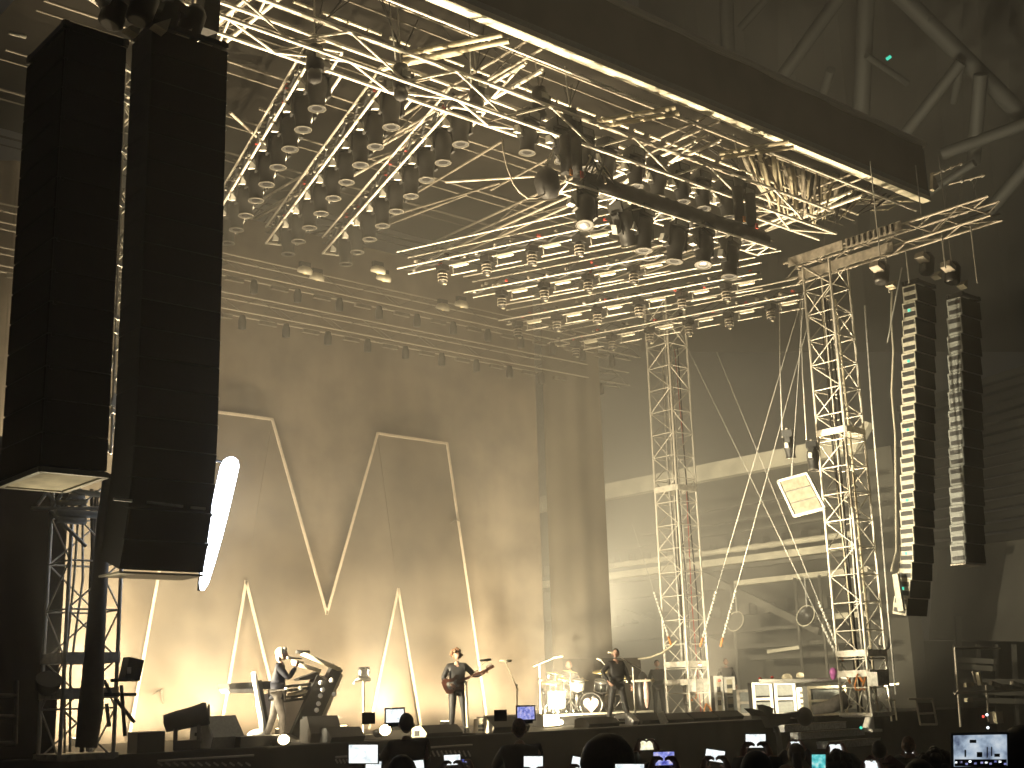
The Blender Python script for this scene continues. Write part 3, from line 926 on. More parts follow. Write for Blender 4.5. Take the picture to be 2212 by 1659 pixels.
# right main hang: its inner flank faces the stage
tp, bt_ = at(1979, 612, X=28.75), at(1983, 1333, X=28.75)
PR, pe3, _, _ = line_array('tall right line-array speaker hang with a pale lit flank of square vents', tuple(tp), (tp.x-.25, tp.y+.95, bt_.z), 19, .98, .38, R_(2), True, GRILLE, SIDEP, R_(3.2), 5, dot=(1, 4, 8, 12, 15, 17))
m_ = MB(); m_.path([at(1927,625,X=28.6), at(1925,690,X=28.6), at(1930,760,X=28.6), at(1926,850,X=28.6), at(1934,940,X=28.6), at(1936,1190,X=28.4), at(1925,1235,X=28.3)], .03, 6); m_.build('signal_cable', RING, PR)
m_ = MB(); m_.beam(at(1935,1240,X=28.25), at(1948,1320,X=28.25), .10, .16); m_.build('lower_cover', SIDEP, PR)
# right side hang
tp2, bt2 = at(2076, 640, X=31.2), at(2085, 1215, X=31.2)
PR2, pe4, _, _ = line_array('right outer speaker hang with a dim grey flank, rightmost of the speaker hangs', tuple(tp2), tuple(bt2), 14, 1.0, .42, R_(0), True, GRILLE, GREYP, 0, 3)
m_ = MB(); m_.box((pe4.x+.50, pe4.y+.21, pe4.z-.03), (1.0,.45,.03)); m_.build('bottom_rail', ALUD, PR2)

# rigging clutter above the hangs
def rig_block(px, Y, lab, s=1.0, pale=False):
    c = at(*px, Y=Y)
    t = thing('rigging_motor', lab, 'hoist', tuple(c))
    m_ = MB(); m_.lathe([(.13,-.3),(.2,-.26),(.2,.16),(.12,.3)], 10, Matrix.Translation(c) @ Matrix.Rotation(.3,4,'Y') @ Matrix.Scale(s,4)); m_.build('body', BLKM, t)
    m_ = MB(); m_.box(c+Vector((-.28*s,-.05,.10*s)), (.3*s,.26*s,.16*s), Matrix.Rotation(.35,3,'Y')); m_.build('case', (ALUD if px[0] > 1000 else WHITE) if pale else BLKM, t)
    m_ = MB(); m_.prism([c+Vector((.1,-.2,-.34))*s, c+Vector((.36,-.2,-.16))*s, c+Vector((.30,-.2,-.40))*s], (0,.2,0)); m_.build('hook_block', CREAM, t)
    tt = c.copy(); tt.z = 14.2
    rod('chain', c+Vector((0,0,.3*s)), tt, .018, STEEL, t)
for px, Y, lab, pale in (((250,22),17.2,'rigging motor with white slats above the left outer hang', True), ((360,38),17.6,'rigging motor above the gap of the left hangs', False),
                     ((415,48),17.6,'rigging motor above the left main hang', False), ((310,14),16.6,'high rigging motor at the upper left', False),
                     ((1905,590),17.2,'pale rigging motor at the top left of the right main hang', True), ((2002,570),16.6,'grey rigging motor at the top right of the right main hang', True),
                     ((2058,590),15.9,'pinkish rigging motor above the right outer hang', True)):
    rig_block(px, Y, lab, 1.0, pale)
m_ = MB(); m_.beam(at(452,-30,Y=18.0), at(446,72,Y=18.0), .3, .3); tag(m_.build('post', CLOTHK), 'black cloth-wrapped post hanging at the top between hangs and front truss', 'post')
for k, (a, b) in enumerate((((375,26),(412,14)), ((400,20),(430,-5)), ((20,70),(56,80)), ((437,92),(475,62)))):
    m_ = MB(); m_.path([at(*a, Y=18.8), at(*b, Y=18.8)], .035, 6)
    tag(m_.build('loose_tube', EDGE), ('short bright tube above the left main hang', 'short slanting tube above the left main hang, nearer the post', 'short pale tube left of the left outer hang', 'short bright tube at the left end of the front truss')[k], 'tube')

# wing beam over the right hangs
wb = thing('wing_beam', 'long wing beam reaching forward over the right speaker hangs from the near tower', 'beam', (28.4, 17, 12))
box_truss(wb, (28.45, 20.4, 12.05), (28.45, 14.2, 12.05), .55, .50, .8, .036, .022, ALUD, faces='btlr')
for y0, y1, z, x in ((20.2, 18.4, 12.26, 28.12), (18.3, 16.6, 12.26, 28.12), (19.9, 16.9, 11.78, 28.12)):
    m_ = MB(); m_.beam((x, y0, z), (x, y1, z), .02, .26); m_.build('cover_plate', ALUD, wb)
for k in range(9):
    m_ = MB(); m_.box((28.08, 18.2-.17*k, 12.26), (.05, .05, .20)); m_.build('plate_gap', BLKM, wb)
for y, z0, z1 in ((17.35, 11.7, 10.7), (16.75, 11.7, 10.8), (15.7, 11.9, 10.9), (14.9, 11.8, 10.3)):
    rod('hang_chain', (28.45, y, z0), (28.45, y, z1), .022, STEEL, wb)
wb2 = thing('outer_beam', 'pair of thin tubes jutting right of the roof end above the wing beam', 'beam', (31, 17, 13.5))
for a, b in (((2015,378),(2080,352)), ((2050,398),(2128,378))):
    rod('tube', at(*a, Y=17.0), at(*b, Y=16.0), .03, ALUD, wb2)
    for f in (.35, .6, .92):
        m_ = MB(); m_.sphere(at(a[0]+(b[0]-a[0])*f, a[1]+(b[1]-a[1])*f, Y=16.45), (.06,.06,.05), 8, 6); m_.build('clamp', WHITE, wb2)
for a, b in (((2010,500),(2148,452)), ((2018,512),(2160,462)), ((2040,465),(2118,438))):
    rod('tube', at(*a, Y=16.2), at(*b, Y=15.0), .03, ALUD, wb2)
for a, b in (((2062,478),(2078,395)), ((2090,470),(2110,385)), ((2120,460),(2100,390)), ((2038,480),(2045,410))):
    rod('bridle', at(*a, Y=16.0), at(*b, Y=16.2), .012, STEEL, wb2, 5)
rod('stay', at(1917,740,X=28.2), at(1948,578,X=28.3), .02, STEEL, wb)

# blazing lamp strip at the left
lp = thing('lamp_strip', 'blazing white long lamp hanging behind the left main speaker hang', 'lamp', tuple(at(470, 1130, Y=19.4)))
A_, B_ = at(500,990,Y=19.5), at(437,1274,Y=19.5)
pts = [A_.lerp(B_, f) for f in (0, .02, .06, .2, .4, .6, .8, .95, 1)]
m_ = MB(); m_.path(pts, [.10, .18, .225, .225, .215, .195, .155, .11, .05], 14, True, .6); m_.build('lamp_tube', E_STRIP, lp)
m_ = MB(); m_.path([p_ + Vector((.02,.16,0)) for p_ in pts], [.08, .16, .20, .20, .19, .17, .13, .08, .04], 10, True, .5); m_.build('housing', BLKM, lp)
lamp('SPOT', 'lamp_light', A_.lerp(B_, .5) + Vector((.30,.05,0)), (18,26,4), 110, (.50,.62,1.0), lp, shadow_soft_size=.15, spot_size=R_(120), spot_blend=.8)
rod('hanger', pts[1]+Vector((0,.2,0)), pts[1]+Vector((-1.3,.25,.1)), .03, BLKM, lp)

# ================================================================== THE STADIUM BEHIND
st = thing('stadium_stand', 'pale-beamed stadium grandstand far behind the right of the stage', 'grandstand', (46, 40, 0))
def sbeam(name, z, h, y0, y1, m, X=45.0, dx=.5):
    MB().box((X, (y0+y1)/2, z), (dx, y1-y0, h)).build(name, m, st)
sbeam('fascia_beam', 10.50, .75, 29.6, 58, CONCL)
m_ = MB(); m_.prism([(44.7, 29.6, 10.2), (44.7, 29.6, 10.9), (44.7, 29.0, 11.3), (44.7, 28.8, 11.2)], (.4,0,0)); m_.build('fascia_tip', CONCL, st)
m_ = MB(); pts = [(44.6, 44-.45*i, 6.78) for i in range(32)]; m_.path(pts, [.13+.025*math.sin(i*2.9) for i in range(32)], 8); m_.build('wrapped_pipe', CONCL, st)
sbeam('floor_beam', 6.30, .30, 29.9, 58, CONCL, 44.7)
sbeam('floor_beam', 5.98, .16, 29.5, 58, CONC, 44.5)
sbeam('handrail_beam', 5.32, .22, 29.6, 36.5, CONCL); sbeam('handrail_beam', 5.22, .14, 36.5, 44, CONC)  # far stretch darker: weaker light put into its colour
sbeam('rail', 3.55, .22, 29.8, 33.2, CONCL); sbeam('rail', 3.25, .14, 33.2, 45, CONC)  # bright and dark stretches of a rail, coloured by the light reaching them
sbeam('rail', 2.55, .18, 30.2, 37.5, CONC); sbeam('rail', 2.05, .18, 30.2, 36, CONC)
sbeam('rail', 8.1, .07, 30, 42, CONC); sbeam('rail', 8.75, .06, 30, 40, CONC); sbeam('rail', 7.6, .07, 30, 44, CONC)
for a, b in (((1515,1240),(1772,1364)), ((1345,1322),(1560,1392))):
    m_ = MB(); m_.beam(at(*a, X=44.2), at(*b, X=44.2), .28, .30); m_.build('raking_beam', CONC, st)
MB().box((48.5, 53, 4.5), (1.0, 46, 12.6)).build('rear_wall', mat('stand_dark_wall', (0.085, 0.08, 0.066), .9, 0, .4, .35), st)
for px in (1596, 1737, 1792):
    p = at(px, 1500, X=44); m_ = MB(); m_.path([(44, p.y, -1.4), (44, p.y, 5.2)], .07, 8); m_.build('post', CONC, st)
m_ = MB(); m_.beam(at(1659,1408,X=44), at(1728,1398,X=44), .12, .14); m_.build('tube_light', CONCL, st)
for k in range(26):   # seat rows and balcony fronts seen between the beams
    y = 31 + k*1.05
    for z, m__ in ((7.2, CONC), (4.3, CONC)):
        MB().box((46.6, y, z+.05*math.sin(k*2.1)), (.5, .62, .5)).build('seat_back', m__, st)
for k, px in enumerate(((1593,1345),(1745,1333))):
    c = at(*px, X=43.4)
    t = thing('horn_speaker', ('left round horn speaker before the stand', 'right round horn speaker before the stand')[k], 'loudspeaker', tuple(c), 'round horn speakers hung before the stand')
    M_ = Matrix.Translation(c) @ Matrix.Rotation(R_(90),4,'Y') @ Matrix.Rotation(R_(200),4,'Y')
    m_ = MB(); m_.lathe([(.10,-.30),(.16,-.22),(.30,-.05),(.42,.10),(.44,.14),(.40,.14),(.28,-.02),(.10,-.16)], 16, M_); m_.build('horn', BLKM if k else CONC, t)
    m_ = MB(); m_.lathe([(.42,.14),(.455,.14),(.455,.17),(.42,.17),(.42,.14)], 18, M_, False); m_.build('rim', CONCL, t)
    rod('hanger', c+Vector((0,0,.4)), c+Vector((0,0,1.6)), .03, STEEL, t)

# outer bowl at far right
bw = thing('stadium_tier', 'dark stadium tier with a hazy pale fascia at the far right', 'grandstand', tuple(at(2100, 1400, D=62)))
P0, P1 = at(2018, 1380, D=62), at(2420, 1392, D=50)
P0t, P1t = at(2030, 1180, D=66), at(2420, 1130, D=54)
CONCS = mat('tier_seats', (0.02,0.0195,0.018), .9, 0, .4, .5)
CONCD = mat('tier_concrete', (0.12, 0.117, 0.104), .9, 0, .4, .35)
m_ = MB(); m_.prism([P0, P1, P1t, P0t], Vector((.5,.6,0))); m_.build('fascia', CONCD, bw)
for k in range(16):
    f = k/15
    a, b = P0.lerp(P0t, 1.0).lerp(P0t+Vector((6,5,9)), f), P1t.lerp(P1t+Vector((6,5,9)), f)
    m_ = MB(); m_.beam(a, b, .7, .35); m_.build('seat_row', CONCS, bw)
for px in (2062, 2068, 2112, 2150, 2190):
    A, B = at(px, 1330 if px == 2068 else 1392, D=58), at(px+8, 1600, D=58)
    m_ = MB(); m_.beam(A, B, .18 if px != 2068 else .25, .2); m_.build('column', CONCD, bw)
for k, (y0, x0, x1) in enumerate(((1425,2070,2110),(1440,2070,2108),(1470,2060,2215),(1494,2060,2215),(1512,2080,2215))):
    m_ = MB(); m_.beam(at(x0,y0,D=57), at(x1+40,y0+4,D=55), .2, .22); m_.build('rail', CONCD, bw)
wl = MB(); wl.prism([at(1985, 1600, D=64), at(2420, 1600, D=60), at(2420, 1385, D=60), at(1985, 1385, D=64)], (.3,.4,0)); wl.build('rear_wall', mat('tier_dark_wall', (0.05,0.048,0.042), .9, 0, .4, .4), bw)
# stadium roof girders at the upper right
sr = thing('stadium_roof', 'dark stadium roof with pale grey tube girders above the stage roof', 'roof', tuple(at(1950, 120, D=62)))
for a, b, r in (((1568,-40),(1573,125),.36), ((1838,-40),(1685,172),.34), ((1872,-40),(1860,262),.42), ((1915,-40),(2260,300),.45), ((2076,135),(1955,290),.30),
                ((2118,160),(2103,352),.34), ((2230,262),(2035,333),.32), ((2240,335),(2120,475),.34), ((1690,-40),(1600,60),.2), ((1795,150),(1778,205),.22), ((2010,40),(1900,-30),.18),
                ((2076,140),(2060,220),.2), ((1872,120),(1960,180),.16), ((2105,352),(2000,420),.2)):
    rod('girder_tube', at(*a, D=62), at(*b, D=64), r, TUBEG, sr, 10)
m_ = MB(); m_.sheet([[at(1380+1200*i/12, -260+90*math.sin(i*.8), D=66-.2*i) for i in range(13)], [at(1380+1200*i/12, 760, D=92-.3*i) for i in range(13)]], False)
m_.build('roof_deck', mat('stadium_roof_sheet', (0.10,0.10,0.092), .9, 0, .45, .18), sr)
m_ = MB(); m_.beam(at(1915,128,D=60), at(1924,122,D=60), .12, .12); m_.build('roof_light', E_TEAL, sr)
# ================================================================== PEOPLE
def ik(a, b, l1, l2, pole):
    a, b = Vector(a), Vector(b); d = b - a; L = min(d.length, (l1+l2)*.999); dn = d.normalized()
    x = (l1*l1 - l2*l2 + L*L)/(2*L); h = math.sqrt(max(0, l1*l1 - x*x))
    pp = Vector(pole); pp = (pp - dn*pp.dot(dn))
    if pp.length < 1e-5: pp = Vector((0,0,-1))
    return a + dn*x + pp.normalized()*h, a + dn*L

def skin_mesh(V, R, E, sub=1):
    me = bpy.data.meshes.new('tmp'); me.from_pydata([tuple(v) for v in V], E, [])
    o = bpy.data.objects.new('tmp', me); COL.objects.link(o)
    o.modifiers.new('s', 'SKIN')
    for i, r in enumerate(R):
        sv = me.skin_vertices[0].data[i]
        sv.radius = (r, r) if not isinstance(r, tuple) else r
        sv.use_root = (i == 0)
    ss = o.modifiers.new('u', 'SUBSURF'); ss.levels = sub; ss.render_levels = sub
    dg = bpy.context.evaluated_depsgraph_get(); dg.update()
    ev = o.evaluated_get(dg); m2 = ev.to_mesh()
    VV = [v.co.copy() for v in m2.vertices]; FF = [tuple(p.vertices) for p in m2.polygons]
    ev.to_mesh_clear()
    bpy.data.objects.remove(o); bpy.data.meshes.remove(me)
    return VV, FF

def add_skin(mb, V, R, E, sub=1):
    VV, FF = skin_mesh(V, R, E, sub)
    b = len(mb.V); mb.V += VV
    for f in FF: mb._f([b+i for i in f], True)

def hand(mb, wrist, dirv, normal, k=1.0, curl=.5, side=1):
    """palm + five bent fingers; dirv along the hand, normal out of the back of the hand"""
    d = Vector(dirv).normalized(); n = Vector(normal); n = (n - d*n.dot(d)).normalized(); s = d.cross(n)*side
    w = Vector(wrist)
    R = Matrix((s, d, n)).transposed()
    mb.sphere(w + d*.048*k, (.042*k, .058*k, .020*k), 10, 6, R)
    for i, (off, L) in enumerate(((-.030,.070),(-.010,.080),(.010,.075),(.029,.058))):
        a = w + d*.088*k + s*off*k
        p1 = a + (d*math.cos(curl*.6) - n*math.sin(curl*.6))*L*.45*k
        p2 = p1 + (d*math.cos(curl*1.6) - n*math.sin(curl*1.6))*L*.32*k
        p3 = p2 + (d*math.cos(curl*2.4) - n*math.sin(curl*2.4))*L*.25*k
        mb.path([a - d*.02*k, a, p1, p2, p3], [.0095*k,.0095*k,.009*k,.008*k,.006*k], 6)
    a = w + d*.03*k - s*.035*k
    p1 = a + (d*.6 - s*.75 - n*.3).normalized()*.035*k
    p2 = p1 + (d*.9 - s*.1 - n*.5).normalized()*.030*k
    mb.path([a, p1, p2], [.012*k,.0105*k,.008*k], 6)

def head(mb, c, yaw, pitch, k=1.0):
    """mb.mi 0 skin, 1 dark, 2 lips"""
    R = Matrix.Rotation(yaw, 3, 'Z') @ Matrix.Rotation(pitch, 3, 'X')
    def fn(u):
        f = 1.0
        if u.z < 0: f *= 1 - .20*(-u.z)*(1 - .4*max(0, u.y))
        if u.y > 0 and u.z > 0: f *= 1 - .05*u.z
        return f
    mb.mi = 0
    mb.sphere(c, (.077*k, .098*k, .120*k), 16, 12, R, fn)
    P = lambda x, y, z: Vector(c) + R @ Vector((x*k, y*k, z*k))
    mb.path([P(0,.088,.018), P(0,.104,-.012), P(0,.112,-.028), P(0,.092,-.034)], [.008*k,.011*k,.014*k,.007*k], 6)
    for sx in (-1, 1):
        mb.sphere(P(sx*.080,-.005,-.008), (.012*k,.024*k,.034*k), 8, 6, R)
    mb.mi = 1
    for sx in (-1, 1):
        mb.sphere(P(sx*.030,.088,.016), (.011*k,.006*k,.006*k), 8, 5, R)
        mb.path([P(sx*.016,.095,.032), P(sx*.045,.082,.034)], .004*k, 5)
    mb.mi = 2
    mb.path([P(-.024,.086,-.056), P(0,.094,-.054), P(.024,.086,-.056)], [.004*k,.007*k,.004*k], 6)
    mb.mi = 0
    return R

LIPS = mat('lips', (0.30, 0.12, 0.09), .5)
def person(label, loc, H=1.75, face=(0,1), pose=None, skin=SKIN, top=CLOTHK, legs=CLOTHK, hair=('short', HAIRD), group=None, sub=1, shoes=BLK, long_sleeve=True, extra=None):
    p = dict(lean=0.0, side=0.0, L=None, R=None, poleL=(-.5,-.3,-1), poleR=(.5,-.3,-1), fl=(-.13,.02), fr=(.13,-.02), zfl=0, zfr=0, hy=0, hp=0, curl=.9, twist=0)
    if pose: p.update(pose)
    k = H/1.75
    rz = math.atan2(-face[0], face[1])
    ln = p['lean']; sd_ = p['side']
    V = []; Rr = []; E = []
    def v(co, r, par=None):
        V.append(Vector(co)*k); Rr.append(tuple(x*k for x in r) if isinstance(r, tuple) else r*k)
        if par is not None: E.append((par, len(V)-1))
        return len(V)-1
    pel = v((0,0,.98), (.135,.105))
    bel = v((sd_*.3, ln*.2, 1.12), (.128,.10), pel)
    ch = v((sd_*.7, ln*.6, 1.30), (.15,.11), bel)
    nk = v((sd_, ln, 1.46), (.075,.065), ch)
    hd0 = v((sd_*1.05, ln*1.15+.015, 1.54), (.056,.058), nk)
    ids = {}
    ends = {}
    for s, nm in ((-1,'L'),(1,'R')):
        sh = Vector((sd_+s*.185, ln*.9, 1.415))
        shi = v(sh, .062, ch)
        tgt = p[nm]
        wr = Vector(tgt) if tgt is not None else sh + Vector((s*.10, .08, -.52))
        el, wr = ik(sh, wr, .285, .265, p['pole'+nm])
        e = v(el, .044, shi); f = v(sh.lerp(el,.5), .052, None)
        # insert mid upper arm
        E.remove((shi, e)); E.append((shi, f)); E.append((f, e))
        m2 = v(el.lerp(wr,.4), .040, e)
        w = v(wr, (.030,.026), m2)
        ends[nm] = (wr*k, (wr-el).normalized())
        ids[nm] = (shi, f, e, m2, w)
    lids = {}
    for s, nm in ((-1,'fl'),(1,'fr')):
        hp = Vector((s*.095, 0, .92)); an = Vector((p[nm][0], p[nm][1], .085 + p['z'+nm]))
        kn, an = ik(hp, an, .43, .42, (0, 1, .05))
        a = v(hp, .088, pel); t_ = v(hp.lerp(kn,.45), .078, a); b = v(kn, .055, t_); c = v(kn.lerp(an,.35), .055, b); d = v(an, .036, c)
        lids[nm] = (a, t_, b, c, d, an)
    mb = MB()
    add_skin(mb, V, Rr, E, sub)
    hc = (V[hd0] + Vector((0, .022, .105))*k)
    Rh = head(mb, hc, p['hy'], p['hp'], k)
    for s, nm in ((-1,'L'),(1,'R')):
        w, dv = ends[nm]
        nrm = p.get('n'+nm, (s*.6, -.3, .3))
        hd = p.get('d'+nm, dv)
        hand(mb, w, hd, nrm, k, p['curl'], -s)
    me_o = MB(); me_o.V, me_o.F, me_o.MI, me_o.SM = mb.V, mb.F, mb.MI, mb.SM
    o = me_o.build('person', [skin, BLK, LIPS])
    o.location = loc; o.rotation_euler = (0,0,rz)
    tag(o, label, 'person', group)
    # clothing grown a little outside the same skeleton
    def cloth(name, idx, m, grow, hem=None):
        mp = {j: i for i, j in enumerate(idx)}
        VV = [V[j] for j in idx]; RR = [tuple(x*grow+.010*k for x in Rr[j]) if isinstance(Rr[j], tuple) else Rr[j]*grow+.010*k for j in idx]
        EE = [(mp[a], mp[b]) for a, b in E if a in mp and b in mp]
        if hem:
            VV.append(Vector(hem)*k); RR.append((.150*k, .118*k)); EE.append((0, len(VV)-1))
        c = MB(); add_skin(c, VV, RR, EE, sub)
        return c.build(name, m, o, False)
    arms = []
    for nm in ('L','R'):
        arms += list(ids[nm][:5] if long_sleeve else ids[nm][:2])
    # keep sleeve ends just short of the wrist
    sv = {}
    for nm in ('L','R'):
        w = ids[nm][4]; sv[w] = V[w].copy(); V[w] = V[ids[nm][3]].lerp(V[w], .86)
    cloth('jacket' if long_sleeve else 'shirt', [pel, bel, ch, nk] + arms, top, 1.15, (0, -.005, .85))
    for w in sv: V[w] = sv[w]
    cloth('trousers', [pel] + [j for nm in ('fl','fr') for j in lids[nm][:5]], legs, 1.10)
    sm = MB()
    for nm, s in (('fl',-1),('fr',1)):
        an = lids[nm][5]*k
        sm.sphere(an + Vector((s*.012,.06,-.045))*k, (.046*k,.135*k,.042*k), 10, 6, Matrix.Rotation(-s*.2,3,'Z'))
        sm.sphere(an + Vector((0,-.01,-.015))*k, (.048*k,.055*k,.07*k), 8, 6)
    sm.build('shoes', shoes, o, False)
    if hair and hair[0] != 'bald':
        hm = MB(); kind = hair[0]
        def fn(u): return 1 + .03*math.sin(u.x*23+u.y*11)*math.cos(u.z*19)
        off = Rh @ Vector((0,-.018,.026))*k
        if kind == 'short':
            b0 = len(hm.V)
            hm.sphere(hc + off, (.084*k,.098*k,.106*k), 16, 10, Rh, fn)
        elif kind == 'swept':
            hm.sphere(hc + off + Rh @ Vector((0,-.012,.018))*k, (.090*k,.108*k,.112*k), 16, 10, Rh, fn)
            hm.sphere(hc + Rh @ Vector((0,-.075,-.03))*k, (.07*k,.055*k,.10*k), 12, 8, Rh, fn)
            hm.sphere(hc + Rh @ Vector((0,.045,.105))*k, (.06*k,.05*k,.04*k), 12, 8, Rh, fn)
        elif kind == 'curly':
            rr = random.Random(5)
            hm.sphere(hc + off, (.10*k,.11*k,.115*k), 14, 10, Rh, fn)
            for i in range(46):
                a, zz = rr.uniform(0, 6.28), rr.uniform(-.5, 1)
                q = math.sqrt(max(0, 1-zz*zz))
                u = Vector((q*math.cos(a), q*math.sin(a), zz))
                if u.y > .45 and u.z < .45: continue
                hm.sphere(hc + Rh @ Vector((u.x*.112, u.y*.112-.015, u.z*.115+.02))*k, rr.uniform(.026,.040)*k, 8, 6)
        elif kind == 'afro':
            hm.sphere(hc + off + Vector((0,0,.02)), (.135*k,.14*k,.14*k), 18, 12, Rh, fn)
        elif kind == 'long':
            hm.sphere(hc + off, (.090*k,.104*k,.110*k), 16, 10, Rh, fn)
            hm.path([hc + Rh @ Vector((0,-.06,.05))*k, hc + Rh @ Vector((0,-.085,-.08))*k, hc + Rh @ Vector((0,-.08,-.24))*k], [.09*k,.085*k,.05*k], 10, True, .6)
        elif kind == 'cap':
            hm.sphere(hc + off, (.088*k,.102*k,.108*k), 16, 10, Rh)
            hm.sphere(hc + Rh @ Vector((0,.10,.045))*k, (.07*k,.07*k,.012*k), 12, 5, Rh)
        hm.build('cap' if kind == 'cap' else 'hair', hair[1], o, False)
    return o

TOCAM = (-FW.x, -FW.y)
def wpt(o, local):
    """local point of a person -> world"""
    c, s = math.cos(o.rotation_euler.z), math.sin(o.rotation_euler.z)
    return Vector((o.location.x + local[0]*c - local[1]*s, o.location.y + local[0]*s + local[1]*c, o.location.z + local[2]))

# singer in profile, microphone at the mouth
sg = person('silver-haired singer in a dark suit jacket holding a microphone to the mouth', (12.95, 21.80, 0), 1.76, (.80,-.60),
            dict(lean=.05, R=(.12,.36,1.42), poleR=(.25,-.1,-1), dR=(-.25,.25,.6), nR=(.5,.6,-.2), L=(-.22,-.10,.92), fl=(-.10,-.22), fr=(.12,.10), hp=R_(4), curl=1.2),
            SKIN, CLOTHN, CLOTHG, ('swept', HAIRL))
mc = thing('microphone', 'black handheld microphone at the singer\'s mouth', 'microphone', tuple(wpt(sg, (.07,.24,1.60))))
ma, mb_ = wpt(sg, (.06,.20,1.60)), wpt(sg, (.10,.47,1.57))
m_ = MB(); m_.path([ma, ma.lerp(mb_,.15), ma.lerp(mb_,.25), mb_], [.026,.028,.018,.014], 10); m_.build('handle', BLK, mc)
m_ = MB(); m_.sphere(ma, .030, 10, 8); m_.build('mesh_head', STEEL, mc)

# guitarist with curly hair facing the crowd
gt = person('curly-haired guitarist in black playing a dark electric guitar', (17.28, 21.74, 0), 1.74, (TOCAM[0]+.15, TOCAM[1]),
            dict(L=(-.53,.20,1.24), poleL=(-.6,-.3,-.8), nL=(0,.6,.6), dL=(-.4,.3,.3), R=(.16,.24,1.03), poleR=(1,-.4,-.5), nR=(.2,.9,.2), dR=(-.7,.1,-.3), fl=(-.16,.06), fr=(.14,-.05), hy=R_(12), curl=1.0),
            SKIN, CLOTHK, CLOTHK, ('curly', HAIRB))
gu = thing('electric_guitar', 'dark red electric guitar held by the curly-haired guitarist', 'guitar', tuple(wpt(gt, (0,.2,1.0))))
def guitar(t, o, c, nd, m, L=.66, headpale=True):
    """c: body centre (person space), nd: neck direction"""
    nd = Vector(nd).normalized(); f = Vector((0,1,0)); s = nd.cross(f).normalized(); f = s.cross(nd)
    P = lambda a, b, cc: wpt(o, Vector(c) + nd*a + s*b + f*cc)
    out = [(-.22,.02),(-.20,.13),(-.10,.17),(0,.125),(.08,.15),(.17,.17),(.20,.11),(.12,.05),(.12,-.05),(.19,-.12),(.13,-.16),(.04,-.12),(-.04,-.13),(-.14,-.18),(-.22,-.13)]
    m_ = MB(); m_.prism([P(a,b,0) for a, b in out], (P(0,0,.045)-P(0,0,0))); m_.build('guitar_body', m, t)
    m_ = MB(); m_.prism([P(a*.6+.0,b*.5+.01,.048) for a, b in out], (P(0,0,.004)-P(0,0,0))); m_.build('pickguard', GREYP, t)
    m_ = MB(); m_.prism([P(.10,-.03,.035),P(.10+L,-.022,.035),P(.10+L,.022,.035),P(.10,.03,.035)], (P(0,0,.025)-P(0,0,0))); m_.build('neck', WOODR, t)
    m_ = MB(); m_.prism([P(.10+L,-.03,.03),P(.27+L,-.045,.02),P(.28+L,.02,.02),P(.10+L,.03,.03)], (P(0,0,.02)-P(0,0,0))); m_.build('headstock', m, t)
    for i in range(5):
        m_ = MB(); m_.path([P(.12+L+.03*i,-.035,.03), P(.12+L+.03*i,-.075,.03)], .010, 6); m_.build('tuning_peg', CHROME, t)
    m_ = MB(); m_.path([P(-.22,.0,.02), wpt(o,(.16,.10,1.30)), wpt(o,(.05,-.06,1.50)), wpt(o,(-.16,.09,1.36)), P(.17,.15,.02)], .016, 6, True, .35); m_.build('strap', CLOTHK, t)
guitar(gu, gt, (.10,.19,1.04), (-.93,.06,.36), WOODR)

# bassist mid-stage right, walking pose
bs = person('dark-haired musician in black standing with legs apart before the drum kit', (22.85, 22.5, 0), 1.80, (TOCAM[0]+.45, TOCAM[1]+.05),
            dict(L=(-.34,.12,.86), R=(.30,.16,1.0), fl=(-.24,.10), fr=(.20,-.12), hy=R_(-35), poleL=(-1,-.3,-.3), poleR=(1,-.3,-.3), curl=.7),
            SKIN, CLOTHK, CLOTHK, ('short', HAIRD))
# drummer behind the kit
dr = person('drummer in a patterned dark shirt seated behind the drum kit', (24.35, 25.75, -.12), 1.74, (TOCAM[0], TOCAM[1]),
            dict(L=(-.30,.34,1.18), R=(.32,.36,1.22), fl=(-.22,.40), fr=(.22,.40), zfl=.32, zfr=.32, hy=R_(10), curl=1.2), SKIND, CLOTHG, CLOTHK, ('short', HAIRB), long_sleeve=False)
for k, s in enumerate((-1, 1)):
    a = wpt(dr, (s*.31,.36,1.22)); b = wpt(dr, (s*.20,.70,1.36))
    tag(MB().path([a - (b-a)*.2, b], [.011,.007], 8).build('drumstick', CREAM), 'pale drumstick in the drummer\'s %s hand' % ('right' if s > 0 else 'left'), 'drumstick')
for k, (px, X, H, lab, top, hr) in enumerate((((1340,1466),27.2,1.7,'stagehand with reddish face in the dark behind the bassist',CLOTHK,('short',HAIRB)), ((2120-503,1478),27.0,1.7,'stagehand standing in shadow by the far tower foot',CLOTHM,('short',HAIRD)))):
    pass
def stagehand(px, D, lab, H, skin=SKIND, hr=('short', HAIRD)):
    c = at(px[0], px[1], D=D)   # head position
    return person(lab, (c.x, c.y, max(0, c.z - (H-.12))), H, TOCAM, dict(hy=R_(random.uniform(-40,40))), skin, CLOTHK, CLOTHK, hr)
stagehand((1570, 1473), 40, 'stagehand in black in the dark wing right of the far tower', 1.7)
stagehand((1421, 1475), 38.5, 'stagehand with a red-lit face left of the far tower', 1.68, SKIN)

def paint_holder():
    pass
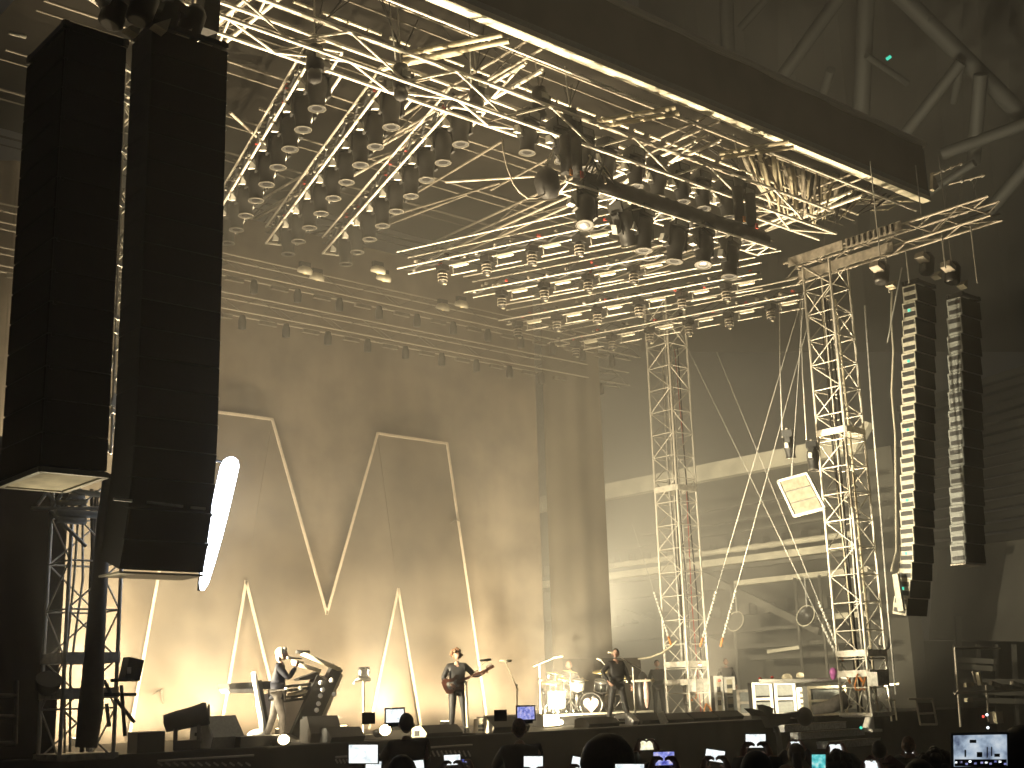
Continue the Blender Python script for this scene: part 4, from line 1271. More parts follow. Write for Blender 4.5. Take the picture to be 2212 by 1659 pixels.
# ================================================================== STAGE GEAR
def wedge(px0, px1, ytop, Y, lab, turn=0.0, m=BLK, side_m=None, depth=.55, zb=0.0):
    a, b = at(px0, 1560, Y=Y), at(px1, 1560, Y=Y)
    zt = max(.22, at((px0+px1)/2, ytop, Y=Y).z)
    w = abs(b.x - a.x); cx = (a.x+b.x)/2
    t = thing('wedge_monitor', lab, 'stage monitor', (cx, Y, zb), 'wedge monitors along the stage front', turn)
    h = zt - zb
    prof = [(-depth*.45, .0), (-depth*.55, h*.35), (-depth*.15, h), (depth*.45, h*.86), (depth*.5, 0)]
    m_ = MB(); m_.prism([(-w/2, y, z) for y, z in prof], (w, 0, 0)); m_.build('cabinet', m, t, False)
    if side_m:
        m_ = MB(); m_.prism([(-w/2-.012, y*.96, z*.96+.01) for y, z in prof], (.011, 0, 0)); m_.build('lit_side', side_m, t, False)  # left side coloured pale for the light falling on it
        m_ = MB(); m_.box((-w/2-.02, .05, h*.45), (.02, .16, .06)); m_.box((-w/2-.02, .05, h*.22), (.02, .16, .05)); m_.build('handle', BLK, t, False)
    g0 = Vector((0, depth*.16, h*.94)); g1 = Vector((0, depth*.47, h*.40))
    m_ = MB(); m_.box((0, depth*.2, h*.965), (w*.9, depth*.4, .015)); m_.build('grille', GRILLE, t, False)
    return t
wedge(428, 508, 1546, 21.75, 'grey wedge monitor with its left side coloured as lit, left of the singer', .25, GREYP, WHITE, .6)
wedge(662, 722, 1546, 21.9, 'wedge monitor with pale flap directly right of the keyboard legs', -.2, BLKM, None, .6)
wedge(700, 772, 1571, 21.5, 'low flat black monitor right of the keyboard rig', 0, BLK, None, .5)
wedge(905, 982, 1566, 21.45, 'black wedge monitor left of the guitarist with a flank coloured pale as lit', 0, BLK, CREAM, .5)
wedge(1042, 1122, 1547, 21.75, 'tall black wedge monitor right of the guitarist with a flank coloured pale as lit', .05, BLK, CREAM, .65)
wedge(1256, 1322, 1563, 22.0, 'low black wedge monitor in front of the drum riser', 0, BLKM, None, .5)
wedge(1345, 1362, 1540, 22.0, 'bright white upright wedge at the bassist\'s feet', .3, WHITE, WHITE, .5)
for k in range(4):
    wedge(1368+56*k, 1420+56*k, 1541+k, 22.3, 'black wedge in the row right of the bassist, %s from the left' % ordin[k], 0, BLK, None, .6)
m_ = MB(); m_.prism([at(1419,1541,Y=21.9), at(1431,1536,Y=21.9), at(1442,1560,Y=21.9), at(1427,1566,Y=21.9)], (0,-.03,0)); tag(m_.build('white_card', WHITE), 'white card taped to the black wedges right of the bassist', 'card')
# extended black ledges left and low flight cases on the stage lip
for k, (x0, x1, y0, lab) in enumerate(((286, 345, 1583, 'low black case at the foot of the left tower'), (508, 590, 1592, 'low black pedal board left of the singer'), (1640, 1690, 1561, 'pale-edged floor slot right of the black wedges'))):
    a, b = at(x0, 1600, Y=21.5), at(x1, 1600, Y=21.5); z = max(.1, at(x0, y0, Y=21.5).z)
    t = thing('floor_case', lab, 'case', ((a.x+b.x)/2, 21.5, 0))
    MB().box((0,0,z/2), (b.x-a.x, .4, z)).build('body', BLK, t, False)
    MB().box((0,-.0,z+.006), (b.x-a.x+.02, .42, .012)).build('lid_edge', STEEL, t, False)

# floor moving head in silhouette, left
fm = at(404, 1600, Y=21.45)
t = thing('floor_moving_head', 'big black moving-head light standing on the stage lip left of the singer', 'stage light', (fm.x, 21.45, 0), None, -.5)
MB().box((0,0,.09), (.46,.38,.16)).build('base', BLK, t, False)
m_ = MB(); m_.box((-.20,0,.36), (.07,.2,.46)); m_.box((.20,0,.36), (.07,.2,.46)); m_.build('yoke', BLK, t, False)
m_ = MB(); m_.lathe([(.02,-.42),(.15,-.40),(.17,-.2),(.18,.1),(.205,.30),(.19,.36)], 14, Matrix.Translation((0,0,.55)) @ Matrix.Rotation(R_(78),4,'Y')); m_.build('head', BLK, t, False)
m_ = MB(); m_.sphere((.36,0,.63), (.03,.16,.16), 12, 8); m_.build('lens', LENS, t, False)

# keyboard rig behind the singer
KY = 22.7
kb = thing('keyboard_rig', 'keyboard rig with slanted legs and frosted panels behind the singer', 'keyboard stand', tuple(at(620, 1590, Y=KY)))
def slab(name, pts, th, m, Y=KY, par=kb):
    m_ = MB(); m_.prism([at(x, y, Y=Y) for x, y in pts], (0, th, 0)); return m_.build(name, m, par)
slab('keyboard_case', [(494,1476),(600,1470),(600,1488),(496,1490)], .45, BLKM)
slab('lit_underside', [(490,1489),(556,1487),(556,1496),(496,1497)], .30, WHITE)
m_ = MB(); m_.path([at(x, y, Y=KY-.06) for x, y in ((548,1452),(552,1480),(557,1510),(565,1550),(571,1588))], [.05,.055,.06,.065,.08], 10); m_.build('white_post', WHITE, kb)
m_ = MB(); m_.path([at(x, y, Y=KY-.02) for x, y in ((560,1470),(566,1515),(578,1588))], [.05,.06,.07], 8); m_.build('dark_post', BLKM, kb)
m_ = MB(); m_.sphere(at(560,1590,Y=KY), (.28,.16,.14), 12, 8); m_.build('post_foot', WHITE, kb)
slab('frosted_panel', [(604,1518),(655,1512),(660,1520),(632,1584),(606,1584)], .06, FROST)
slab('frosted_panel', [(568,1500),(586,1498),(582,1568),(574,1572)], .06, FROST, KY+.1)
for a, b, w, m in (((690,1464),(634,1592),.20, BLKM), ((704,1466),(655,1560),.13, CREAM), ((724,1446),(672,1560),.14, BLKM), ((730,1452),(690,1548),.05, RING)):
    m_ = MB(); m_.beam(at(*a, Y=KY), at(*b, Y=KY), w, .25); m_.build('leg', m, kb)
for a, b, r, m in (((652,1411),(735,1447),.045,CREAM), ((632,1432),(692,1449),.04,CREAM), ((640,1408),(668,1409),.035,BLK), ((630,1428),(655,1432),.03,RING), ((716,1437),(738,1450),.04,BLK)):
    m_ = MB(); m_.path([at(*a, Y=KY-.1), at(*b, Y=KY-.1)], r, 8); m_.build('boom', m, kb)
slab('screen', [(645,1466),(690,1450),(690,1466),(648,1470)], .20, BLKM, KY-.05)
for y0, x0, x1, m in ((1480,620,684,BLK), (1488,632,680,BLK), (1496,640,670,CREAM), (1503,628,668,BLK), (1513,604,655,BLK)):
    slab('keyboard_shelf', [(x0,y0+1),(x1,y0-6),(x1,y0-1),(x0,y0+6)], .35, m)
for x, y in ((612,1500),(648,1486),(693,1475),(697,1490),(692,1503),(688,1520),(684,1534),(618,1490),(716,1470),(722,1500)):
    m_ = MB(); m_.sphere(at(x,y,Y=KY-.22), .05, 8, 6); m_.build('knob', WHITE, kb)

# microphone stands
def mic_stand(lab, foot, top, boom, Y, mic=None, r=.018, m=STEEL, wide=False):
    c = at(*foot, Y=Y)
    t = thing('mic_stand', lab, 'microphone stand', (c.x, c.y, 0))
    T_ = at(*top, Y=Y)
    rod('pole', (c.x, Y, .02), T_, r, m, t, 8)
    m_ = MB(); m_.lathe([(.17,0),(.17,.02),(.03,.045)], 14, Matrix.Translation((c.x, Y, 0.005))); m_.build('base', BLKM, t)
    if boom:
        B = at(*boom[0], Y=Y-.1); A = at(*boom[1], Y=Y-.1)
        rod('boom', B, A, .011, m, t, 8)
        m_ = MB(); m_.sphere(T_, .03, 8, 6); m_.build('clutch', BLK, t)
    if mic:
        A = at(*mic[0], Y=Y-.12); B = at(*mic[1], Y=Y-.12)
        m_ = MB(); m_.path([A, A.lerp(B,.6), A.lerp(B,.65), B], [.02,.024,.032,.026], 8); m_.build('microphone', mic[2] if len(mic) > 2 else BLK, t)
    return t
mic_stand('pale microphone stand before the guitarist with a boom to the upper right', (1011,1590), (1006,1474), ((1004,1478),(1050,1426)), 21.45, ((1036,1427),(1060,1425)), .030, CREAM)
mic_stand('lone microphone stand right of the guitarist leaning boom up-left', (1118,1560), (1116,1480), ((1120,1492),(1090,1428)), 22.4, ((1080,1428),(1104,1427),CREAM), .018, CREAM)
mic_stand('tall microphone stand right of the bassist', (1374,1567), (1367,1440), ((1384,1446),(1326,1411)), 22.6, ((1314,1409),(1336,1411),CREAM), .022, ALU)
mic_stand('overhead microphone stand at the left of the drum kit', (1168,1560), (1165,1433), ((1152,1440),(1200,1420)), 24.4, ((1196,1421),(1216,1417),CREAM), .016, CREAM)
mic_stand('short microphone stand behind the bassist\'s shoulder', (1330,1560), (1318,1450), ((1318,1450),(1296,1424)), 24.8, ((1290,1423),(1299,1426),CREAM), .014, ALU)
for k, (a, b, lab) in enumerate((((1350,1502-30),(1411,1470),'pale percussion beater rod right of the bassist'),)):
    m_ = MB(); m_.path([at(*a, Y=24), at(1402,1470,Y=24), at(*b, Y=24)], [.03,.03,.055], 8); tag(m_.build('beater_rod', CREAM), lab, 'rod')
# tablet on its stand between singer and guitarist
c = at(786, 1585, Y=22.0)
tb = thing('tablet_stand', 'prompter tablet on a pole with a small tray between singer and guitarist', 'stand', (c.x, 22.0, 0))
rod('pole', (c.x, 22, .02), at(785, 1470, Y=22.0), .028, CREAM, tb, 8)
m_ = MB(); m_.prism([at(778,1441,Y=21.95), at(799,1440,Y=21.95), at(796,1465,Y=21.95), at(776,1464,Y=21.95)], (0,.06,0)); m_.build('tablet', BLKM, tb)
for x in (779, 797):
    m_ = MB(); m_.sphere(at(x,1453,Y=21.9), (.035,.03,.06), 8, 6); m_.build('clip', WHITE, tb)
m_ = MB(); m_.path([at(768,1470,Y=22), at(780,1466,Y=22), at(799,1468,Y=22)], [.02,.045,.04], 8); m_.build('tray', RING, tb)
m_ = MB(); m_.path([at(768,1470,Y=22), at(764,1478,Y=22)], .018, 6); m_.build('cup_ring', STEEL, tb)
MB().box((c.x, 22, .05), (.55, .4, .08)).build('base', RING, tb)

# ---- drum riser and kit
DX0, DX1 = at(1172, 1560, Y=24.2).x, at(1400, 1560, Y=24.2).x
t = thing('drum_riser', 'low drum riser under the bright drum kit', 'riser', ((DX0+DX1)/2, 25.2, 0))
MB().box(((DX0+DX1)/2, 25.25, .15), (DX1-DX0, 2.5, .28)).build('platform', BLKM, t)
MB().box(((DX0+DX1)/2, 23.99, .26), (DX1-DX0, .03, .05)).build('front_rail', RING, t)
kc = Vector((24.25, 24.9, .30))
dk = thing('drum_kit', 'bright drum kit with an emblem on the kick drum, behind the bassist', 'drum kit', tuple(kc))
def drum(name, c, r, h, ax, shell, headm=DRUMW, par=dk):
    q = Vector(ax).to_track_quat('Z','Y').to_matrix().to_4x4()
    M_ = Matrix.Translation(Vector(c)) @ q
    m_ = MB(); m_.lathe([(r,-h/2),(r,h/2)], 20, M_, False); o = m_.build(name, shell, par)
    for zz, nm in ((h/2,'drum_head'),(-h/2,'drum_head')):
        m_ = MB(); m_.lathe([(0,zz+.004),(r*.97,zz),(r*.97,zz-.01)], 20, M_, False); m_.build(nm, headm, o)
        m_ = MB(); m_.lathe([(r*.98,zz-.025),(r*1.05,zz-.025),(r*1.05,zz+.015),(r*.98,zz+.015),(r*.98,zz-.025)], 20, M_, False); m_.build('hoop', CHROME, o)
    for k in range(6):
        a = k*math.pi/3
        m_ = MB(); p0 = M_ @ Vector((r*1.04*math.cos(a), r*1.04*math.sin(a), -h*.35)); p1 = M_ @ Vector((r*1.04*math.cos(a), r*1.04*math.sin(a), h*.35)); m_.path([p0,p1], .012, 6); m_.build('lug', CHROME, o)
    return o
kick_c = at(1273, 1522, Y=24.55)
fd = Vector((-.55,-.83,0)).normalized()
kick = drum('kick_drum', kick_c, .29, .45, fd, BLKM, BLKM)
# emblem on the kick: rounded heart shape with dark strokes
fc = kick_c + fd*.235; fx = Vector((fd.y,-fd.x,0)).normalized()*-1
EMB = mat('emblem_pink_print', (0.70,0.50,0.44), .6); 
pe_ = []
for i in range(28):
    a = 2*math.pi*i/28
    x = .016*13*math.sin(a)**3*.95; z = .0135*(13*math.cos(a)-5*math.cos(2*a)-2*math.cos(3*a)-math.cos(4*a))
    pe_.append(fc + fx*x*1.0 + Vector((0,0,z)))
m_ = MB(); m_.prism(pe_, fd*.006); m_.build('emblem', EMB, kick)
for cx_, cz_ in ((-.01,.05),(.02,-.07)):
    m_ = MB(); m_.path([fc + fd*.012 + fx*(cx_+.06*math.cos(a*.5)) + Vector((0,0,cz_+.04*math.sin(a*.5))) for a in range(2, 11)], .012, 6); m_.build('emblem_stroke', BLK, kick)
drum('floor_tom', at(1202,1512,Y=24.5), .22, .42, (0,0,1), DRUMW)
drum('snare_drum', at(1225,1500,Y=25.1), .19, .16, (.1,-.1,1), CHROME)
drum('rack_tom', at(1248,1480,Y=24.8), .17, .24, (-.2,-.35,1), DRUMW)
drum('rack_tom', at(1298,1482,Y=24.8), .18, .26, (-.1,-.35,1), BLKM)
drum('floor_tom', at(1325,1518,Y=25.0), .22, .42, (0,0,1), BLKM)
for (px, r, tl, m) in (((1200,1455),.27,(.15,-.2,1),BRASS), ((1218,1466),.30,(.1,-.3,1),BRASS), ((1190,1474),.26,(-.1,-.2,1),BRASS), ((1232,1450),.20,(.2,-.1,1),BRASS),
                 ((1300,1450),.26,(-.2,-.15,1),BRASS), ((1345,1462),.27,(-.2,-.1,1),BRASS), ((1258,1468),.17,(0,-.2,1),BRASS)):
    c = at(*px, Y=24.6+random.uniform(-.2,.5))
    q = Vector(tl).to_track_quat('Z','Y').to_matrix().to_4x4()
    m_ = MB(); m_.lathe([(r,-.012),(r*.5,.008),(r*.22,.016),(r*.18,.035),(.012,.045)], 20, Matrix.Translation(c) @ q); cb = m_.build('cymbal', m, dk)
    st_ = MB(); st_.path([c+Vector((0,0,.06)), c+Vector((.03,.05,-.3)), Vector((c.x+.02,c.y+.06,.34))], .016, 6); st_.build('cymbal_stand', CHROME, cb)
    for a in (0,2.1,4.2):
        lg = MB(); lg.path([Vector((c.x+.02,c.y+.06,.62)), Vector((c.x+.02+.28*math.cos(a), c.y+.06+.28*math.sin(a), .31))], .014, 6); lg.build('tripod_leg', CHROME, cb)
for px in ((1175,1500),(1178,1530),(1192,1525),(1232,1540),(1246,1500),(1290,1530),(1310,1535),(1206,1540),(1282,1505),(1185,1460),(1170,1470)):
    c = at(*px, Y=24.3); m_ = MB(); m_.path([c, c+Vector((random.uniform(-.12,.12),.1,random.uniform(-.35,.25)))], random.uniform(.018,.04), 6); m_.build('hardware_arm', random.choice((CHROME,WHITE,CHROME,BLKM)), dk)
bl = at(1184, 1576, Y=23.3)
t = thing('lit_floor_box', 'glaring white lit box at the left foot of the drum riser', 'lamp', (bl.x, 23.3, 0))
m_ = MB(); m_.box((bl.x, 23.3, .17), (.52,.22,.30)); m_.build('housing', BLKM, t)
m_ = MB(); m_.box((bl.x, 23.17, .17), (.48,.02,.26)); m_.build('lit_face', E_WARM, t)
c = at(1392, 1538, Y=24.6)
t = thing('conga_case', 'tall oval-backed case with a pink figure-like stripe beside the bassist', 'case', (c.x, 24.6, 0))
m_ = MB(); m_.sphere((c.x, 24.6, .75), (.24,.16,.56), 14, 10); m_.build('shell', BLKM, t)
m_ = MB(); m_.sphere((c.x-.03, 24.46, .72), (.10,.05,.40), 10, 8); m_.build('stripe', EMB, t)

# ---- racks, amps and cases in the right wing
def rack(lab, x0, x1, y0, y1, D, frame_m, panels, name='equipment_rack'):
    a, b = at(x0, y1, D=D), at(x1, y1, D=D); tp = at(x0, y0, D=D)
    a.z = 0.0; b.z = 0.0; h = max(.3, tp.z)
    ex = (b-a); w = ex.length; ex.normalize(); ey = Vector((-ex.y, ex.x, 0)); 
    if ey.dot(FW) < 0: ey = -ey
    t = thing(name, lab, 'equipment', tuple(a))
    R = Matrix((ex, ey, Vector((0,0,1)))).transposed()
    m_ = MB(); m_.box(a + ex*w/2 + ey*.3 + Vector((0,0,h/2)), (w, .6, h), R); m_.build('case_body', GREYP if frame_m is not WHITE else BLKM, t)
    for s in (0.04, w-.04):
        m_ = MB(); m_.box(a + ex*s - ey*.02 + Vector((0,0,h/2)), (.08,.05,h), R); m_.build('edge_trim', frame_m, t)
    for z in (.04, h*.5, h-.04):
        m_ = MB(); m_.box(a + ex*w/2 - ey*.022 + Vector((0,0,z)), (w-.16,.05,.07), R); m_.build('edge_trim', frame_m, t)
    for i in range(panels):
        z = h*(i+.5)/panels
        m_ = MB(); m_.box(a + ex*w/2 - ey*.012 + Vector((0,0,z)), (w*.70,.04,h/panels*.62), R); m_.build('front_panel', CREAM if panels > 2 else GREYP, t)
    return t, a, ex, ey, w, h
rack('white-trimmed flight-case rack, left of the pair in the right wing', 1628, 1672, 1474, 1545, 36, WHITE, 2)
rack('white-trimmed flight-case rack, right of the pair in the right wing', 1676, 1722, 1474, 1545, 36, WHITE, 2)
rack('white drawer case right of the rack pair', 1724, 1748, 1485, 1545, 36, WHITE, 5)
rack('pale amplifier stack beside the far tower, left', 1546, 1566, 1460, 1545, 37.5, WHITE, 3)
rack('pale amplifier stack beside the far tower, right', 1568, 1592, 1462, 1545, 38, WHITE, 4)
rack('dark equipment desk between the amplifiers and the rack pair', 1594, 1640, 1490, 1545, 37, ALUD, 2)
t, a, ex, ey, w, h = rack('big beige cloth-covered case beside the near tower', 1748, 1832, 1482, 1545, 34, CREAM, 1)
m_ = MB(); m_.path([at(1640,1472,D=33.8), at(1735,1471,D=33.8), at(1832,1468,D=33.8)], .06, 8); tag(m_.build('table_edge', WHITE), 'bright table edge running over the racks and the beige case', 'table edge')
m_ = MB(); m_.sphere(at(1800,1452,D=33.5), (.10,.10,.12), 12, 8); m_.sphere(at(1800,1461,D=33.5), (.075,.075,.09), 10, 8); tag(m_.build('pink_toy', PINKP), 'bright pink toy standing on the table edge', 'toy')
for k, (x, y, s, m, lab) in enumerate(((1642,1466,.05,RED,'small red bundle on the left rack'), (1668,1463,.045,RED,'tiny red cup on the rack pair'), (1700,1464,.14,CREAM,'pale flat box on the right rack'),
                                  (1728,1459,.10,CREAM,'pale folded cloth on the drawer case'), (1554,1470,.05,RED,'red-lit cap on the left amplifier'), (1512,1435,.05,RED,'red strap at the far tower'))):
    m_ = MB(); m_.sphere(at(x,y,D=34.5), (s*1.2,s,s*.8), 10, 6); tag(m_.build('small_item', m), lab, 'item')
m_ = MB(); m_.path([at(x,y,D=33.2) for x,y in ((1755,1534),(1790,1527),(1832,1510))], [.12,.17,.24], 10); tag(m_.build('rolled_cloth', CLOTHG), 'dark rolled cloth lying before the beige case', 'cloth')
# broad pale step-treads down from the stage right
t = thing('stage_steps', 'broad grey steps leading down from the stage front at right', 'steps', tuple(at(1770, 1600, Y=20.4)))
for k, (x0, x1, yy) in enumerate(((1682,1816,1566),(1718,1856,1582),(1776,1890,1602))):
    Y = 20.75-.33*k
    a, b = at(x0, yy, Y=Y), at(x1, yy, Y=Y)
    MB().box(((a.x+b.x)/2, Y, a.z-.09), (b.x-a.x, .34, .17)).build('tread', STAIR, t)
    MB().box(((a.x+b.x)/2, Y-.175, a.z-.012), (b.x-a.x, .02, .03)).build('nosing', ALUD, t)
# pale lamp, stands and silhouettes at the right end of the deck
t = thing('floor_lamp', 'pale floor lamp with a round head at the foot of the near tower', 'stage light', tuple(at(1884, 1575, Y=20.2)))
m_ = MB(); m_.path([at(1876,1575,Y=20.2), at(1878,1550,Y=20.2), at(1880,1522,Y=20.2)], [.16,.11,.09], 10); m_.build('arm', WHITE, t)
m_ = MB(); m_.sphere(at(1893,1524,Y=20.15), (.17,.17,.17), 12, 8); m_.build('head', WHITE, t)
m_ = MB(); m_.box(at(1885,1578,Y=20.2), (.45,.3,.07)); m_.build('base', WHITE, t)
t = thing('round_work_lamp', 'pale round lamp strapped high to the near tower leg', 'stage light', tuple(at(1910, 1388, X=28.9)))
m_ = MB(); m_.sphere(at(1911,1388,Y=19.0), (.17,.14,.20), 12, 8); m_.build('shell', WHITE, t)
m_ = MB(); m_.path([at(1902,1395,Y=19), at(1896,1415,Y=19)], .04, 6); m_.build('bracket', STEEL, t)
c = at(1925, 1556, Y=20.6)
t = thing('music_stand', 'slim stand with a small lamp right of the near tower', 'stand', (c.x, 20.6, 0))
rod('pole', at(1926,1558,Y=20.6), at(1917,1478,Y=20.6), .025, ALU, t); rod('pole', at(1937,1556,Y=20.6), at(1932,1510,Y=20.6), .022, ALU, t)
m_ = MB(); m_.beam(at(1911,1480,Y=20.55), at(1940,1477,Y=20.55), .06, .05); m_.build('lamp_bar', CREAM, t)
m_ = MB(); m_.beam(at(1915,1512,Y=20.55), at(1932,1512,Y=20.55), .06, .05); m_.build('shelf', RING, t)
t = thing('tube_rack', 'dark tubular rack standing at the right end of the deck', 'rack', tuple(at(2005, 1560, Y=20.4)))
for a, b in (((1978,1510),(1988,1565)), ((2014,1510),(2024,1565)), ((1978,1510),(2014,1510)), ((1983,1542),(2020,1540)), ((1988,1565),(2024,1565)), ((1962,1510),(1978,1510))):
    rod('tube', at(*a, Y=20.4), at(*b, Y=20.4), .03, ALUD, t)
m_ = MB(); m_.prism([at(1984,1518,Y=20.5), at(2014,1518,Y=20.5), at(2018,1540,Y=20.5), at(1988,1540,Y=20.5)], (0,.05,0)); m_.build('board', BLKM, t)
t = thing('outer_rig', 'dim tubular rig with small lamps at the far right of the deck', 'rig', tuple(at(2110, 1560, Y=18)))
for a, b in (((2062,1400),(2075,1570)), ((2062,1498),(2212,1490)), ((2084,1480),(2130,1476)), ((2086,1512),(2130,1510)), ((2130,1480),(2136,1560)), ((2100,1450),(2110,1480)), ((2062,1400),(2160,1400))):
    rod('tube', at(*a, Y=18), at(*b, Y=18), .03, ALUD, t)
for a, b, m in (((2084,1480),(2100,1478),CREAM), ((2086,1512),(2098,1511),CREAM), ((2140,1475),(2160,1482),ALUD), ((2185,1475),(2210,1482),ALUD), ((2112,1452),(2118,1480),CREAM)):
    m_ = MB(); m_.beam(at(*a, Y=17.8), at(*b, Y=17.8), .09, .10); m_.build('lamp_block', m, t)
m_ = MB(); m_.box(at(2152,1550,Y=17.9), (.34,.2,.30)); m_.build('side_box', CREAM, t)
for px, m in (((2132,1544),E_WHT), ((2124,1548),E_REDL), ((2134,1572),E_WHT), ((2210-5,1571),E_WHT), ((1860,1572),E_TEAL)):
    m_ = MB(); m_.sphere(at(*px, Y=17.7), .035, 8, 6); m_.build('pilot_light', m, t)
# outer left scaffold rail
t = thing('left_scaffold', 'dim scaffold poles at the lower left edge', 'scaffold', tuple(at(20, 1550, Y=14)))
for a, b in (((37,1470),(33,1606)), ((-20,1502),(36,1503)), ((-20,1547),(34,1548)), ((-20,1606),(34,1606))):
    rod('pole', at(*a, Y=14), at(*b, Y=14), .022, ALUD, t)
t = thing('left_arm_truss', 'bright horizontal lattice arm reaching left from the left tower under the outer hang', 'truss', tuple(at(170, 1070, Y=19.5)))
for a, b, r, m in (((68,1046),(235,1072),.045,CREAM), ((68,1098),(220,1098),.03,ALU), ((80,1092),(100,1064),.03,ALU), ((100,1064),(135,1105),.03,ALU), ((112,1098),(132,1068),.03,ALU), ((135,1092),(160,1066),.03,ALU),
                ((160,1066),(182,1092),.03,ALU), ((120,1086),(185,1086),.05,CREAM), ((122,1106),(232,1114),.06,WHITE), ((124,1122),(185,1126),.06,WHITE), ((170,1100),(188,1080),.03,ALU), ((108,1104),(186,1180),.03,ALU), ((150,1072),(182,1074),.045,WHITE)):
    rod('bar', at(*a, Y=19.6), at(*b, Y=19.6), r, m, t)
m_ = MB(); m_.path([at(236,1026,Y=19.4), at(225,1120,Y=19.4), at(212,1300,Y=19.4), at(204,1420,Y=19.4), at(196,1530,Y=19.4), at(186,1615,Y=19.4)], [.09,.11,.13,.15,.19,.16], 10)
tag(m_.build('cable_loom', CLOTHK), 'thick black cable loom hanging down in front of the left tower', 'cable loom')
t = thing('tower_lamp', 'dark flood lamp clamped to the right leg of the left tower', 'stage light', tuple(at(285, 1445, Y=19.8)))
m_ = MB(); m_.box(at(284,1446,Y=19.8), (.26,.24,.34), Matrix.Rotation(.2,3,'Y')); m_.build('housing', BLKM, t)
m_ = MB(); m_.box(at(279,1448,Y=19.66), (.06,.02,.10)); m_.build('bracket', STEEL, t)
for a, b in (((216,1500),(294,1500)), ((240,1470),(286,1468)), ((230,1520),(236,1570)), ((262,1480),(270,1590)), ((250,1510),(290,1560)), ((225,1470),(240,1500))):
    m_ = MB(); m_.path([at(*a, Y=19.7), at(*b, Y=19.7)], .03, 6); tag(m_.build('clamped_pipe', BLKM), 'dark %s pipe clamped at the foot of the left tower' % ('long level' if a[1]==1500 else 'upper level' if a[1]==1470 and b[1]==1468 else 'short steep' if a[1]==1520 else 'long upright' if a[1]==1480 else 'slanting' if a[1]==1510 else 'short upper slanting'), 'pipe', 'dark pipes clamped at the foot of the left tower')

# ================================================================== LIT LAMPS
def foot_flood(px, Y, lab, power, target, size=1.75, col=WARM, blend=.5, glow=.10):
    c = at(*px, Y=Y); c.z = max(.06, min(c.z, .14))
    t = thing('foot_flood', lab, 'flood lamp', (c.x, c.y, 0), 'glaring flood lamps on the stage lip')
    m_ = MB(); m_.lathe([(.10,-.06),(.13,-.02),(.14,.05)], 14, Matrix.Translation(c) @ Matrix.Rotation(R_(-20),4,'X')); m_.build('housing', BLKM, t)
    m_ = MB(); m_.sphere(c + Vector((0,-.19,.05)), (glow*.8,.05,glow*.6), 14, 10); m_.build('lit_lens', E_WARM, t)
    lamp('SPOT', 'flood_light', c + Vector((0,0,.25)), target, power, col, t, spot_size=size, spot_blend=blend, shadow_soft_size=.12)
    return t
def side_flood(c, target, power, size, lab, col=WARM2):
    c = Vector(c)
    t = thing('side_flood', lab, 'flood lamp', tuple(c))
    d_ = (Vector(target)-c).normalized()
    q = d_.to_track_quat('Z','Y').to_matrix().to_4x4()
    m_ = MB(); m_.lathe([(.12,-.22),(.17,-.15),(.19,.0)], 14, Matrix.Translation(c) @ q); m_.build('housing', BLKM, t)
    m_ = MB(); m_.lathe([(.0,-.01),(.165,-.012),(.165,-.03)], 14, Matrix.Translation(c) @ q); m_.build('lit_lens', E_WARM, t)
    lamp('SPOT', 'flood_light', c + d_*.12, target, power, col, t, spot_size=size, spot_blend=.9, shadow_soft_size=.16)
    return t
def uplight(x, y, power, lab, tgt, size=2.2):
    t = thing('backdrop_uplight', lab, 'flood lamp', (x, y, 0), 'uplights along the foot of the backdrop')
    m_ = MB(); m_.box((x, y, .10), (.30, .20, .16)); m_.build('housing', BLKM, t)
    m_ = MB(); m_.box((x, y+.02, .187), (.26, .14, .012)); m_.build('lit_face', E_WARM, t)
    lamp('SPOT', 'flood_light', (x, y, .24), tgt, power, WARM, t, spot_size=size, spot_blend=.7, shadow_soft_size=.15)
foot_flood((601,1606), 21.15, 'glaring flood lamp on the stage lip at the singer\'s feet', 45, (14.2, 23.4, 1.2), R_(120), glow=.15)
foot_flood((820,1580), 21.2, 'glaring flood lamp on the stage lip left of the pit camera', 25000, (15.6, 19.4, 13.8), R_(74), glow=.17)
foot_flood((1200,1572), 23.45, 'glaring flood lamp at the left corner of the drum riser', 23000, (20.4, 18.6, 13.8), R_(74))
foot_flood((1520,1562), 23.2, 'added flood lamp hidden behind the row of black wedges right of the bassist', 19000, (25.2, 19.0, 13.8), R_(70))  # hidden lamp added to light the roof at right
foot_flood((452,1590), 22.4, 'added flood lamp hidden behind the grey wedge at left', 15000, (10.8, 19.0, 13.8), R_(74))  # hidden lamp added to light the roof at left
side_flood((9.2, 23.2, 1.9), (18.5, 22.2, 1.4), 26000, R_(52), 'lit flood lamp on the left tower side shining across the stage')
side_flood((9.2, 20.9, 3.9), (28.4, 18.2, 6.0), 40000, R_(31), 'upper lit flood lamp in the left wing shining across to the right speaker hangs')
side_flood((27.4, 29.2, 3.2), (45, 35.0, 8.5), 27000, R_(90), 'added unseen flood lamp behind the right masking drape brightening the grandstand')  # unseen lamp added to brighten the stand and the right bay
side_flood((8.7, 23.6, 1.6), (10.0, 28.1, 2.8), 6000, R_(120), 'lit flood lamp inside the left tower shining up onto the curtain')
side_flood((7.4, 18.9, 1.2), (7.0, 16.6, 4.0), 500, R_(56), 'lit flood lamp at the left tower shining up under the outer hang')
rw_ = bpy.data.objects['round_work_lamp']
lamp('SPOT', 'flood_light', at(1911,1388,Y=19.0)+Vector((.3,.3,0)), (32, 25.5, .8), 2600, WARM2, rw_, spot_size=R_(80), spot_blend=.7, shadow_soft_size=.12)  # spot added at the pale lamp to brighten the racks
fl_ = bpy.data.objects['floor_lamp']
